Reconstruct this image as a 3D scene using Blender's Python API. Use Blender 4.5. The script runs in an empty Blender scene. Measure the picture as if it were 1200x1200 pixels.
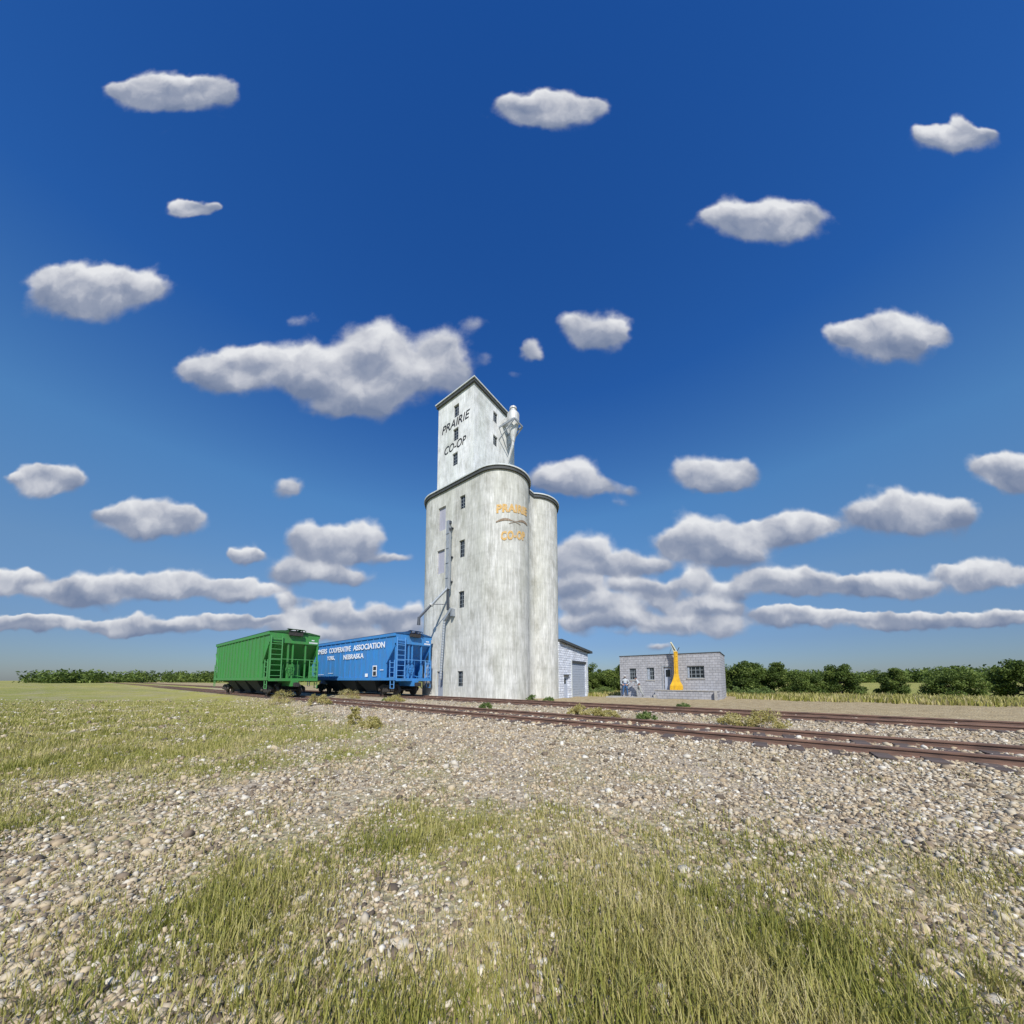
import bpy, math, random
import numpy as np
from mathutils import Vector, Matrix
random.seed(7); np.random.seed(7)
sc = bpy.context.scene
C = sc.collection
R = math.radians

# ------------------------------------------------------------------ camera
CAM_H = 1.45
TILT = R(4.8)
FOC = 377.7 / 1200.0 * 36.0
cam = bpy.data.cameras.new('camera'); camo = bpy.data.objects.new('camera', cam); C.objects.link(camo)
cam.sensor_width = 36; cam.lens = FOC; cam.clip_start = 0.05; cam.clip_end = 6000
cam.shift_y = 165.3 / 1200.0
_f = Vector((-.6 * math.cos(TILT), .8 * math.cos(TILT), math.sin(TILT)))
_u = Vector((.6 * math.sin(TILT), -.8 * math.sin(TILT), math.cos(TILT)))
_r = Vector((.8, .6, 0))
camo.matrix_world = Matrix(((_r.x, _u.x, -_f.x, 0), (_r.y, _u.y, -_f.y, 0), (_r.z, _u.z, -_f.z, CAM_H), (0, 0, 0, 1)))
sc.camera = camo

# ------------------------------------------------------------------ materials
def nodes_of(m):
    m.use_nodes = True
    return m.node_tree.nodes, m.node_tree.links
def principled(name, col, rough=.7, metal=0, spec=.5):
    m = bpy.data.materials.new(name); n, l = nodes_of(m); b = n['Principled BSDF']
    b.inputs['Base Color'].default_value = (*col, 1); b.inputs['Roughness'].default_value = rough
    b.inputs['Metallic'].default_value = metal; b.inputs['Specular IOR Level'].default_value = spec
    return m
def add_noise(n, l, vec, scale, detail=4, rough=.55):
    t = n.new('ShaderNodeTexNoise'); t.inputs['Scale'].default_value = scale
    t.inputs['Detail'].default_value = detail; t.inputs['Roughness'].default_value = rough
    if vec: l.new(vec, t.inputs['Vector'])
    return t.outputs['Fac']
def coords(n, l, scale=(1, 1, 1), loc=(0, 0, 0), rot=(0, 0, 0)):
    tc = n.new('ShaderNodeTexCoord'); mp = n.new('ShaderNodeMapping')
    mp.inputs['Scale'].default_value = scale; mp.inputs['Location'].default_value = loc; mp.inputs['Rotation'].default_value = rot
    l.new(tc.outputs['Object'], mp.inputs['Vector'])
    return mp.outputs['Vector']
def ramp(n, l, fac, stops):
    r = n.new('ShaderNodeValToRGB'); e = r.color_ramp.elements
    e[0].position, e[0].color = stops[0][0], (*stops[0][1], 1)
    e[1].position, e[1].color = stops[-1][0], (*stops[-1][1], 1)
    for p, c in stops[1:-1]:
        x = e.new(p); x.color = (*c, 1)
    l.new(fac, r.inputs['Fac']); return r.outputs['Color']
def mixc(n, l, fac, a, b, mode='MIX'):
    m = n.new('ShaderNodeMix'); m.data_type = 'RGBA'; m.blend_type = mode
    for s, v in ((m.inputs[0], fac), (m.inputs[6], a), (m.inputs[7], b)):
        if hasattr(v, 'is_linked') or hasattr(v, 'links'): l.new(v, s)
        elif isinstance(v, tuple): s.default_value = (*v, 1)
        else: s.default_value = v
    return m.outputs[2]
def bump(n, l, h, strength, dist=.02):
    b = n.new('ShaderNodeBump'); b.inputs['Strength'].default_value = strength; b.inputs['Distance'].default_value = dist
    l.new(h, b.inputs['Height']); l.new(b.outputs['Normal'], n['Principled BSDF'].inputs['Normal'])

def streaked(name, base, light, dark, tint, k=.5):
    """weathered painted concrete: long vertical runs over soft patches"""
    m = principled(name, base, .85, spec=.25); n, l = nodes_of(m); b = n['Principled BSDF']
    v1 = coords(n, l, (4, 4, .30)); s1 = add_noise(n, l, v1, 1.0, 6, .65)
    v2 = coords(n, l, (12, 12, .9), (3, 1, 7)); s2 = add_noise(n, l, v2, 1.0, 5, .7)
    v3 = coords(n, l, (.7, .7, .14), (9, 2, 4)); s3 = add_noise(n, l, v3, 1.0, 4, .6)
    v4 = coords(n, l, (1.6, 1.6, 1.0), (5, 8, 1)); s4 = add_noise(n, l, v4, 1.0, 5, .6)
    c = ramp(n, l, s1, [(.32, dark), (.48, base), (.66, light)])
    c = mixc(n, l, k, c, ramp(n, l, s2, [(.3, dark), (.5, base), (.62, light)]))
    g = ramp(n, l, s3, [(.42, (0, 0, 0)), (.68, (1, 1, 1))])
    t = n.new('ShaderNodeRGBToBW'); l.new(g, t.inputs[0])
    tm = n.new('ShaderNodeMath'); tm.operation = 'MULTIPLY'; tm.inputs[1].default_value = .55; l.new(t.outputs[0], tm.inputs[0])
    c = mixc(n, l, tm.outputs[0], c, tint)
    p = ramp(n, l, s4, [(.35, (.86, .86, .85)), (.65, (1.06, 1.06, 1.06))])
    c = mixc(n, l, 1.0, c, p, 'MULTIPLY')
    s5 = add_noise(n, l, coords(n, l, (.9, .9, .45), (2, 6, 3)), 1.0, 8, .72)
    c = mixc(n, l, 1.0, c, ramp(n, l, s5, [(.36, (.76, .755, .73)), (.5, (1, 1, 1)), (.66, (1.1, 1.1, 1.09))]), 'MULTIPLY')
    wv = n.new('ShaderNodeTexWave'); wv.wave_type = 'BANDS'; wv.bands_direction = 'Z'; wv.inputs['Scale'].default_value = .26; wv.inputs['Distortion'].default_value = .6; wv.inputs['Detail'].default_value = 3
    l.new(coords(n, l), wv.inputs['Vector'])
    c = mixc(n, l, 1.0, c, ramp(n, l, wv.outputs['Fac'], [(0, (.955, .955, .95)), (.06, (1, 1, 1)), (1, (1.0, 1.0, 1.0))]), 'MULTIPLY')
    s6 = add_noise(n, l, coords(n, l, (9, 9, .35), (1, 4, 8)), 1.0, 6, .7)
    c = mixc(n, l, 1.0, c, ramp(n, l, s6, [(.28, (.80, .78, .74)), (.42, (1, 1, 1)), (1, (1, 1, 1))]), 'MULTIPLY')
    l.new(c, b.inputs['Base Color'])
    bump(n, l, s2, .35, .015)
    return m

def block_mat(name, axis, col, mortar, bw=.4, bh=.2, var=.08, bumpd=.02):
    m = principled(name, col, .9, spec=.2); n, l = nodes_of(m); b = n['Principled BSDF']
    tc = n.new('ShaderNodeTexCoord'); sx = n.new('ShaderNodeSeparateXYZ'); cx = n.new('ShaderNodeCombineXYZ')
    l.new(tc.outputs['Object'], sx.inputs[0]); l.new(sx.outputs[axis], cx.inputs[0]); l.new(sx.outputs[2], cx.inputs[1])
    br = n.new('ShaderNodeTexBrick'); l.new(cx.outputs[0], br.inputs['Vector'])
    br.inputs['Scale'].default_value = 1; br.inputs['Brick Width'].default_value = bw; br.inputs['Row Height'].default_value = bh
    br.inputs['Mortar Size'].default_value = .014; br.inputs['Mortar Smooth'].default_value = .3; br.inputs['Bias'].default_value = 0
    lo = tuple(c * (1 - var) for c in col); hi = tuple(c * (1 + var) for c in col)
    br.inputs['Color1'].default_value = (*lo, 1); br.inputs['Color2'].default_value = (*hi, 1); br.inputs['Mortar'].default_value = (*mortar, 1)
    nz = add_noise(n, l, coords(n, l, (3, 3, 1.2)), 1.0, 6, .7)
    p = ramp(n, l, nz, [(.3, (.8, .8, .8)), (.7, (1.12, 1.12, 1.12))])
    c = mixc(n, l, 1.0, br.outputs['Color'], p, 'MULTIPLY')
    l.new(c, b.inputs['Base Color'])
    bw_ = n.new('ShaderNodeMath'); bw_.operation = 'MULTIPLY_ADD'; bw_.inputs[1].default_value = -1; bw_.inputs[2].default_value = 1
    l.new(br.outputs['Fac'], bw_.inputs[0])
    n2 = add_noise(n, l, coords(n, l, (25, 25, 25)), 1.0, 3, .6)
    ad = n.new('ShaderNodeMath'); ad.operation = 'MULTIPLY_ADD'; ad.inputs[1].default_value = .4
    l.new(n2, ad.inputs[0]); l.new(bw_.outputs[0], ad.inputs[2]); bump(n, l, ad.outputs[0], .8, bumpd)
    return m

def worn(name, col, rough=.55, amt=.25, scale=(2, 2, 1), metal=0, spec=.5, dirt=None):
    m = principled(name, col, rough, metal, spec); n, l = nodes_of(m); b = n['Principled BSDF']
    a = add_noise(n, l, coords(n, l, scale), 1.5, 7, .65)
    d = dirt or tuple(c * (1 - amt) for c in col)
    c = ramp(n, l, a, [(.3, d), (.55, col), (.75, tuple(min(1, c * (1 + amt * .6)) for c in col))])
    l.new(c, b.inputs['Base Color'])
    rr = n.new('ShaderNodeMapRange'); rr.inputs[3].default_value = rough - .1; rr.inputs[4].default_value = min(1, rough + .2)
    l.new(a, rr.inputs[0]); l.new(rr.outputs[0], b.inputs['Roughness'])
    bump(n, l, a, .12, .01)
    return m

M = {}
M['concrete'] = streaked('aged_concrete', (.575, .57, .53), (.82, .81, .77), (.39, .385, .35), (.50, .50, .42), .6)
M['whitewash'] = streaked('whitewashed_concrete', (.74, .745, .735), (.92, .91, .90), (.50, .51, .50), (.64, .67, .62), .65)
M['trim_dark'] = worn('dark_grey_fascia', (.065, .07, .07), .7, .3)
M['trim_light'] = worn('pale_roof_edge', (.60, .63, .62), .7, .2)
M['roof'] = worn('roof_felt', (.16, .17, .17), .9, .3)
M['panel'] = worn('lavender_grey_panel', (.40, .40, .47), .7, .15, (6, 6, .5))
M['steel'] = worn('galvanised_steel', (.36, .39, .42), .5, .25, (5, 5, 1), .25)
M['steel_dark'] = worn('dark_steel', (.09, .10, .12), .5, .3, (5, 5, 1), .3)
M['steel_pale'] = worn('pale_galvanised_sheet', (.62, .63, .62), .5, .35, (5, 5, .7), .1, dirt=(.36, .34, .31))
M['frame'] = principled('window_frame', (.24, .27, .29), .6)
M['glass'] = principled('dark_window_glass', (.012, .015, .02), .12, spec=.6)
M['curtain'] = principled('pale_blind', (.34, .38, .45), .7)
M['door'] = worn('grey_blue_door', (.28, .31, .37), .6, .15)
M['door_pale'] = worn('pale_grey_door', (.43, .47, .55), .6, .1)
M['roller'] = worn('roller_door_sheet', (.36, .40, .46), .55, .12, (2, 2, 8))
M['block_grey'] = block_mat('grey_block_front', 0, (.40, .40, .42), (.27, .27, .29), .36)
M['block_grey_side'] = block_mat('grey_block_side', 1, (.40, .40, .42), (.27, .27, .29), .36)
M['block_white'] = block_mat('white_block_face', 1, (.70, .73, .79), (.36, .39, .46), .45, .21, .16, .05)
M['block_white_side'] = block_mat('white_block_side', 0, (.70, .73, .79), (.36, .39, .46), .45, .21, .16, .05)
M['slab'] = worn('poured_concrete', (.40, .385, .36), .9, .25, (3, 3, 3))
M['ink'] = principled('black_lettering', (.025, .025, .03), .7)
M['orange'] = worn('faded_orange_lettering', (.64, .38, .10), .85, .3, (9, 9, 3), dirt=(.60, .50, .36))
M['brown'] = worn('faded_brown_emblem', (.22, .15, .09), .8, .4, (12, 12, 3), dirt=(.45, .38, .31))
M['white'] = principled('white_lettering', (.80, .83, .86), .6)
M['rail'] = worn('rusty_rail', (.20, .115, .08), .75, .45, (1.5, 8, 8), dirt=(.075, .045, .035))
M['railtop'] = worn('worn_rail_head', (.20, .14, .12), .5, .35, (1, 8, 8), .3)
M['tie'] = worn('weathered_timber', (.12, .09, .075), .95, .45, (1, 6, 6))
M['black'] = worn('grimy_running_gear', (.030, .028, .027), .75, .5, (6, 6, 6), dirt=(.07, .055, .045))
M['wheel'] = worn('wheel_steel', (.10, .085, .075), .6, .5, (6, 6, 6), .4)
M['yellow'] = worn('yellow_painted_steel', (.80, .45, .015), .5, .2, (4, 4, 1.5), dirt=(.52, .30, .04))
M['offwhite'] = worn('offwhite_sheet', (.74, .70, .46), .6, .15)

def leaf_mat(name, stops, rough=.6, trans=.25):
    m = bpy.data.materials.new(name); n, l = nodes_of(m); b = n['Principled BSDF']
    b.inputs['Roughness'].default_value = rough; b.inputs['Specular IOR Level'].default_value = .25
    at = n.new('ShaderNodeAttribute'); at.attribute_name = 'tone'
    c = ramp(n, l, at.outputs['Fac'], stops)
    l.new(c, b.inputs['Base Color'])
    tr = n.new('ShaderNodeBsdfTranslucent'); l.new(c, tr.inputs['Color'])
    mx = n.new('ShaderNodeMixShader'); mx.inputs[0].default_value = trans
    l.new(b.outputs[0], mx.inputs[1]); l.new(tr.outputs[0], mx.inputs[2]); l.new(mx.outputs[0], n['Material Output'].inputs['Surface'])
    return m
M['leaf'] = leaf_mat('tree_foliage', [(0, (.045, .07, .015)), (.45, (.10, .15, .03)), (.8, (.18, .24, .05)), (1, (.28, .33, .09))])
M['leaf_weed'] = leaf_mat('weed_foliage', [(0, (.24, .20, .06)), (.5, (.50, .44, .15)), (.8, (.66, .58, .27)), (1, (.76, .68, .40))], .6, .35)
M['leaf_green'] = leaf_mat('green_weed_foliage', [(0, (.07, .12, .035)), (.5, (.15, .22, .06)), (1, (.30, .36, .12))])
M['blade'] = leaf_mat('grass_blades', [(0, (.15, .17, .035)), (.3, (.30, .30, .06)), (.6, (.46, .41, .14)), (1, (.64, .54, .30))])
M['bark'] = worn('bark', (.10, .075, .055), .95, .4, (6, 6, 2))
m = bpy.data.materials.new('loose_stones'); n, l = nodes_of(m); b = n['Principled BSDF']; b.inputs['Roughness'].default_value = .9
at = n.new('ShaderNodeAttribute'); at.attribute_name = 'tone'
l.new(ramp(n, l, at.outputs['Fac'], [(0, (.11, .085, .06)), (.15, (.24, .18, .12)), (.35, (.44, .34, .21)), (.6, (.54, .44, .29)), (.8, (.48, .42, .32)), (.93, (.60, .54, .43)), (1, (.74, .69, .58))]), b.inputs['Base Color'])
M['stone'] = m

# ground material: dirt with gravel speckle, grassy patches, tan yard
m = bpy.data.materials.new('gravel_and_dirt'); n, l = nodes_of(m); b = n['Principled BSDF']; b.inputs['Roughness'].default_value = .95; b.inputs['Specular IOR Level'].default_value = .15
vo = coords(n, l)
vr = n.new('ShaderNodeTexVoronoi'); vr.inputs['Scale'].default_value = 16; l.new(vo, vr.inputs['Vector'])
far_ = add_noise(n, l, coords(n, l, (.02, .06, .02)), 1.0, 4, .6)
sp = ramp(n, l, vr.outputs['Color'], [(0, (.15, .12, .09)), (.35, (.34, .28, .21)), (.7, (.50, .43, .34)), (1, (.66, .61, .52))])
big = add_noise(n, l, coords(n, l, (.5, .5, .5)), 1.0, 6, .6)
dirt = ramp(n, l, add_noise(n, l, coords(n, l, (4, 4, 4)), 1.0, 7, .7), [(.3, (.22, .17, .105)), (.5, (.39, .31, .195)), (.7, (.52, .43, .28))])
c = mixc(n, l, .55, dirt, sp)
gr = ramp(n, l, add_noise(n, l, coords(n, l, (7, 7, 7)), 1.0, 6, .7), [(.3, (.14, .16, .035)), (.5, (.33, .32, .09)), (.72, (.52, .46, .22))])
at = n.new('ShaderNodeAttribute'); at.attribute_name = 'grass'
mth = n.new('ShaderNodeMath'); mth.operation = 'ADD'; l.new(at.outputs['Fac'], mth.inputs[0])
b2 = n.new('ShaderNodeMath'); b2.operation = 'MULTIPLY_ADD'; b2.inputs[1].default_value = 1.6; b2.inputs[2].default_value = -.8
l.new(big, b2.inputs[0]); l.new(b2.outputs[0], mth.inputs[1])
cl = n.new('ShaderNodeClamp'); l.new(mth.outputs[0], cl.inputs[0])
gr = mixc(n, l, 1.0, gr, ramp(n, l, far_, [(.35, (.72, .80, .62)), (.65, (1.15, 1.08, .95))]), 'MULTIPLY')
c = mixc(n, l, cl.outputs[0], c, gr)
at2 = n.new('ShaderNodeAttribute'); at2.attribute_name = 'tan'
tan = ramp(n, l, add_noise(n, l, coords(n, l, (2.5, 2.5, 2.5)), 1.0, 7, .7), [(.3, (.25, .19, .10)), (.5, (.40, .31, .17)), (.72, (.50, .42, .26))])
c = mixc(n, l, at2.outputs['Fac'], c, tan)
l.new(c, b.inputs['Base Color'])
bump(n, l, vr.outputs['Distance'], .9, .03)
M['ground'] = m

# ------------------------------------------------------------------ mesh building
class MB:
    def __init__(s): s.v = []; s.f = []
    def add(s, vs, fs):
        o = len(s.v); s.v += [tuple(v) for v in vs]; s.f += [tuple(i + o for i in f) for f in fs]; return s
    def box(s, x0, x1, y0, y1, z0, z1):
        return s.add([(x0, y0, z0), (x1, y0, z0), (x1, y1, z0), (x0, y1, z0), (x0, y0, z1), (x1, y0, z1), (x1, y1, z1), (x0, y1, z1)],
              [(0, 3, 2, 1), (4, 5, 6, 7), (0, 1, 5, 4), (1, 2, 6, 5), (2, 3, 7, 6), (3, 0, 4, 7)])
    def hexa(s, bot, top):
        return s.add(list(bot) + list(top), [(0, 3, 2, 1), (4, 5, 6, 7), (0, 1, 5, 4), (1, 2, 6, 5), (2, 3, 7, 6), (3, 0, 4, 7)])
    def bar(s, p, q, w, h=None, up=(0, 0, 1)):
        h = h or w; p = Vector(p); q = Vector(q); d = (q - p).normalized(); up = Vector(up)
        if abs(d.dot(up)) > .98: up = Vector((1, 0, 0))
        a = d.cross(up).normalized() * w / 2; c = a.normalized().cross(d).normalized() * h / 2
        return s.hexa([p - a - c, p + a - c, p + a + c, p - a + c], [q - a - c, q + a - c, q + a + c, q - a + c])
    def tube(s, pts, rad, n=10, cap=True):
        pts = [Vector(p) for p in pts]; rad = rad if isinstance(rad, (list, tuple)) else [rad] * len(pts)
        o = len(s.v); ref = None
        for i, p in enumerate(pts):
            d = (pts[min(i + 1, len(pts) - 1)] - pts[max(i - 1, 0)]).normalized()
            if ref is None:
                ref = Vector((0, 0, 1)) if abs(d.z) < .9 else Vector((1, 0, 0))
            a = d.cross(ref).normalized(); b = a.cross(d).normalized(); ref = b
            for k in range(n):
                t = 2 * math.pi * k / n; s.v.append(tuple(p + (a * math.cos(t) + b * math.sin(t)) * rad[i]))
        for i in range(len(pts) - 1):
            for k in range(n):
                k2 = (k + 1) % n; s.f.append((o + i * n + k, o + i * n + k2, o + (i + 1) * n + k2, o + (i + 1) * n + k))
        if cap:
            s.f.append(tuple(o + k for k in range(n))); s.f.append(tuple(o + (len(pts) - 1) * n + k for k in range(n))[::-1])
        return s
    def loft(s, rings, cap=True, closed=True):
        o = len(s.v); n = len(rings[0])
        for r in rings: s.v += [tuple(p) for p in r]
        for i in range(len(rings) - 1):
            for k in range(n if closed else n - 1):
                k2 = (k + 1) % n; s.f.append((o + i * n + k, o + i * n + k2, o + (i + 1) * n + k2, o + (i + 1) * n + k))
        if cap:
            s.f.append(tuple(o + k for k in range(n))[::-1]); s.f.append(tuple(o + (len(rings) - 1) * n + k for k in range(n)))
        return s
    def prism(s, poly, z0, z1):
        return s.loft([[(x, y, z0) for x, y in poly], [(x, y, z1) for x, y in poly]])
    def wall(s, plane, pos, a0, a1, z0, z1, holes=(), depth=.2, inward=1, topfn=None):
        """flat wall with real openings. plane 'y': spans x (a) at y=pos; plane 'x': spans y (a) at x=pos"""
        A = sorted({a0, a1, *[h[0] for h in holes], *[h[1] for h in holes]}); Z = sorted({z0, z1, *[h[2] for h in holes], *[h[3] for h in holes]})
        P = (lambda a, z, d=0: (a, pos + d, z)) if plane == 'y' else (lambda a, z, d=0: (pos + d, a, z))
        tz = lambda a, z: (topfn(a) if (topfn and z == z1) else z)
        for i in range(len(A) - 1):
            for j in range(len(Z) - 1):
                ca, cz = (A[i] + A[i + 1]) / 2, (Z[j] + Z[j + 1]) / 2
                if any(h[0] < ca < h[1] and h[2] < cz < h[3] for h in holes): continue
                s.add([P(A[i], tz(A[i], Z[j])), P(A[i + 1], tz(A[i + 1], Z[j])), P(A[i + 1], tz(A[i + 1], Z[j + 1])), P(A[i], tz(A[i], Z[j + 1]))], [(0, 1, 2, 3)])
        D = depth * inward
        for (b0, b1, c0, c1) in holes:
            s.add([P(b0, c0), P(b1, c0), P(b1, c1), P(b0, c1), P(b0, c0, D), P(b1, c0, D), P(b1, c1, D), P(b0, c1, D)],
                  [(0, 4, 5, 1), (1, 5, 6, 2), (2, 6, 7, 3), (3, 7, 4, 0)])
        return s
    def build(s, name, mat, parent=None, world=False, smooth=False):
        me = bpy.data.meshes.new(name); v = s.v
        if world and parent:
            o = Vector((0, 0, 0)); p = parent
            while p: o += p.location; p = p.parent
            v = [(a - o.x, b - o.y, c - o.z) for a, b, c in v]
        me.from_pydata(v, [], s.f); me.update()
        me.materials.append(M[mat] if isinstance(mat, str) else mat)
        if smooth: me.polygons.foreach_set('use_smooth', [True] * len(me.polygons))
        ob = bpy.data.objects.new(name, me); C.objects.link(ob)
        if parent: ob.parent = parent
        return ob

def split(mb, name, mat, parent=None, world=False):
    """every separate piece of the collection becomes an object of its own"""
    root = list(range(len(mb.v)))
    def find(i):
        while root[i] != i: root[i] = root[root[i]]; i = root[i]
        return i
    for f in mb.f:
        for i in f[1:]: root[find(i)] = find(f[0])
    isl = {}
    for f in mb.f: isl.setdefault(find(f[0]), []).append(f)
    for fs_ in isl.values():
        ids = sorted({i for f in fs_ for i in f}); mp = {i: k for k, i in enumerate(ids)}
        MB().add([mb.v[i] for i in ids], [tuple(mp[i] for i in f) for f in fs_]).build(name, mat, parent, world)
def tag(o, label=None, cat=None, group=None, kind=None):
    if label: o['label'] = label
    if cat: o['category'] = cat
    if group: o['group'] = group
    if kind: o['kind'] = kind
    return o
def empty(name, loc=(0, 0, 0), rz=0):
    o = bpy.data.objects.new(name, None); C.objects.link(o); o.location = loc; o.rotation_euler = (0, 0, rz); o.empty_display_size = .3
    return o
def copy_tree(o, parent=None):
    c = o.copy(); C.objects.link(c); c.parent = parent
    for ch in [x for x in bpy.data.objects if x.parent == o]: copy_tree(ch, c)
    return c
def text_mesh(body, size, off=0.0, sx=1.0, shear=0.0, space=1.0, depth=.012, align='CENTER'):
    cu = bpy.data.curves.new('t', 'FONT'); cu.body = body; cu.size = size; cu.offset = off; cu.align_x = align
    cu.space_character = space; cu.extrude = depth; cu.resolution_u = 4; cu.shear = shear
    ob = bpy.data.objects.new('t', cu); C.objects.link(ob); bpy.context.view_layer.update()
    dg = bpy.context.evaluated_depsgraph_get(); me = bpy.data.meshes.new_from_object(ob.evaluated_get(dg))
    v = [(p.co.x * sx, p.co.y, p.co.z) for p in me.vertices]; f = [tuple(p.vertices) for p in me.polygons]
    bpy.data.objects.remove(ob); bpy.data.curves.remove(cu); bpy.data.meshes.remove(me)
    return v, f

def window(parent, plane, pos, a0, a1, z0, z1, nx, nz, inward=1, mat='frame', bar=.035, pane='glass', sill=False, world=True, deep=.16):
    """window part: frame with muntins, glass pane sub-part"""
    d = inward
    def bx(mb, b0, b1, c0, c1, d0, d1):
        e0, e1 = sorted((pos + d0 * d, pos + d1 * d))
        if plane == 'y': mb.box(b0, b1, e0, e1, c0, c1)
        else: mb.box(e0, e1, b0, b1, c0, c1)
    f = MB(); t = bar * 1.3; e = .002
    bx(f, a0 + e, a1 - e, z1 - t, z1 - e, deep - .06, deep - .005); bx(f, a0 + e, a1 - e, z0 + e, z0 + t, deep - .06, deep - .005)
    bx(f, a0 + e, a0 + t, z0 + t, z1 - t, deep - .06, deep - .005); bx(f, a1 - t, a1 - e, z0 + t, z1 - t, deep - .06, deep - .005)
    for i in range(1, nx):
        a = a0 + (a1 - a0) * i / nx; bx(f, a - bar / 2, a + bar / 2, z0 + t, z1 - t, deep - .05, deep - .01)
    for j in range(1, nz):
        z = z0 + (z1 - z0) * j / nz; bx(f, a0 + t, a1 - t, z - bar / 2, z + bar / 2, deep - .047, deep - .013)
    w = f.build('window', mat, parent, world)
    g = MB(); bx(g, a0 + t, a1 - t, z0 + t, z1 - t, deep - .03, deep - .02); g.build('pane', pane, w, world)
    if sill:
        s_ = MB(); bx(s_, a0 - .06, a1 + .06, z0 - .09, z0 - .002, -.05, .1); s_.build('sill', 'slab', w, world)
    return w

# ------------------------------------------------------------------ ground
TA, TB = 9.38, 15.15          # track centre lines (run along X)
def sstep(a, b, x): t = np.clip((x - a) / (b - a), 0, 1); return t * t * (3 - 2 * t)
def ground_z(x, y):
    x = np.asarray(x, float); y = np.asarray(y, float)
    z = .13 * (1 - sstep(1.5, 2.7, np.abs(y - TA))) + .13 * (1 - sstep(1.5, 2.3, np.abs(y - TB)))
    z = z - .15 * sstep(21.5, 25, y) * (1 - sstep(-12, -10, x)) * sstep(-17, -15.5, x) * (1 - sstep(33, 40, y))
    z = z + (.035 * np.sin(x * 1.1 + 2 * np.sin(y * .7)) * np.sin(y * 1.3 + 1.3 * np.sin(x * .5)) + .02 * np.sin(x * 3.1 + y * 2.2)) * sstep(0, 3, np.abs(y - 12.3) + 0 * x - 4.2)
    return z
def axis(lo, hi, c, fine, n):
    a = np.sinh(np.linspace(-1, 1, n) * 5.2) / math.sinh(5.2)
    return np.where(a < 0, c + a * (c - lo), c + a * (hi - c))
gx = np.unique(np.concatenate([axis(-1500, 1500, -5, 1, 150), np.arange(-40, 16, .35)]))
gy = np.unique(np.concatenate([axis(-900, 1500, 8, 1, 150), np.arange(-4, 40, .3)]))
GX, GY = np.meshgrid(gx, gy, indexing='ij'); GZ = ground_z(GX, GY)
nx_, ny_ = len(gx), len(gy)
vs = np.stack([GX, GY, GZ], -1).reshape(-1, 3)
ii, jj = np.meshgrid(np.arange(nx_ - 1), np.arange(ny_ - 1), indexing='ij'); a = (ii * ny_ + jj).ravel()
fs = np.stack([a, a + ny_, a + ny_ + 1, a + 1], -1)
def np_mesh(name, vs, fs, mat, attrs=None, k=None, smooth=False):
    k = k or fs.shape[1]; me = bpy.data.meshes.new(name)
    me.vertices.add(len(vs)); me.vertices.foreach_set('co', np.asarray(vs, np.float32).ravel())
    me.loops.add(fs.size); me.loops.foreach_set('vertex_index', fs.astype(np.int32).ravel())
    me.polygons.add(len(fs)); me.polygons.foreach_set('loop_start', np.arange(0, fs.size, k, dtype=np.int32)); me.polygons.foreach_set('loop_total', np.full(len(fs), k, np.int32))
    me.update(calc_edges=True)
    for an, (dom, val) in (attrs or {}).items():
        at = me.attributes.new(an, 'FLOAT', dom); at.data.foreach_set('value', np.asarray(val, np.float32))
    if smooth: me.polygons.foreach_set('use_smooth', np.ones(len(fs), bool))
    me.materials.append(M[mat]); return me
def np_obj(name, *a, **k):
    me = np_mesh(name, *a, **k); o = bpy.data.objects.new(name, me); C.objects.link(o); return o
def patches(x, y):
    return .5 + .5 * np.sin(x * 1.3 + 2.1 * np.sin(y * .9 + .4 * x)) * np.sin(y * 1.6 + 1.7 * np.sin(x * 1.1 - .5 * y))
def grassiness(x, y):
    """how much green grows here: near left shoulder, ragged patches close by, fields beyond the yard"""
    p = patches(x, y)
    g = (.55 + .6 * p) * sstep(1.3, -2.2, (y - 6.0) + .13 * (x + 12)) * sstep(-6.5, -9.5, x)
    near = sstep(6.3, 4.0, y)
    g = np.maximum(g, near * (.10 + .75 * p * sstep(.45, .8, patches(x * .41 + 3, y * .37 + 1))))
    g = np.maximum(g, sstep(35, 39, y)); g = np.maximum(g, .8 * sstep(-50, -75, x) * sstep(2.2, 5, np.abs(y - 12.3) - 3)); g = np.maximum(g, sstep(20, 40, x) * sstep(2.2, 5, np.abs(y - 12.3) - 3))
    g = np.maximum(g, (.4 + .4 * p) * sstep(-14, -20, y) + 0 * x)
    return g
ga = grassiness(GX, GY).ravel()
ta = (sstep(17.6, 19.5, GY) * (1 - sstep(36, 40, GY)) * .9).ravel()
g = np_obj('ground', vs, fs, 'ground', {'grass': ('POINT', ga), 'tan': ('POINT', ta)}, smooth=True)
tag(g, kind='structure')

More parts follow.
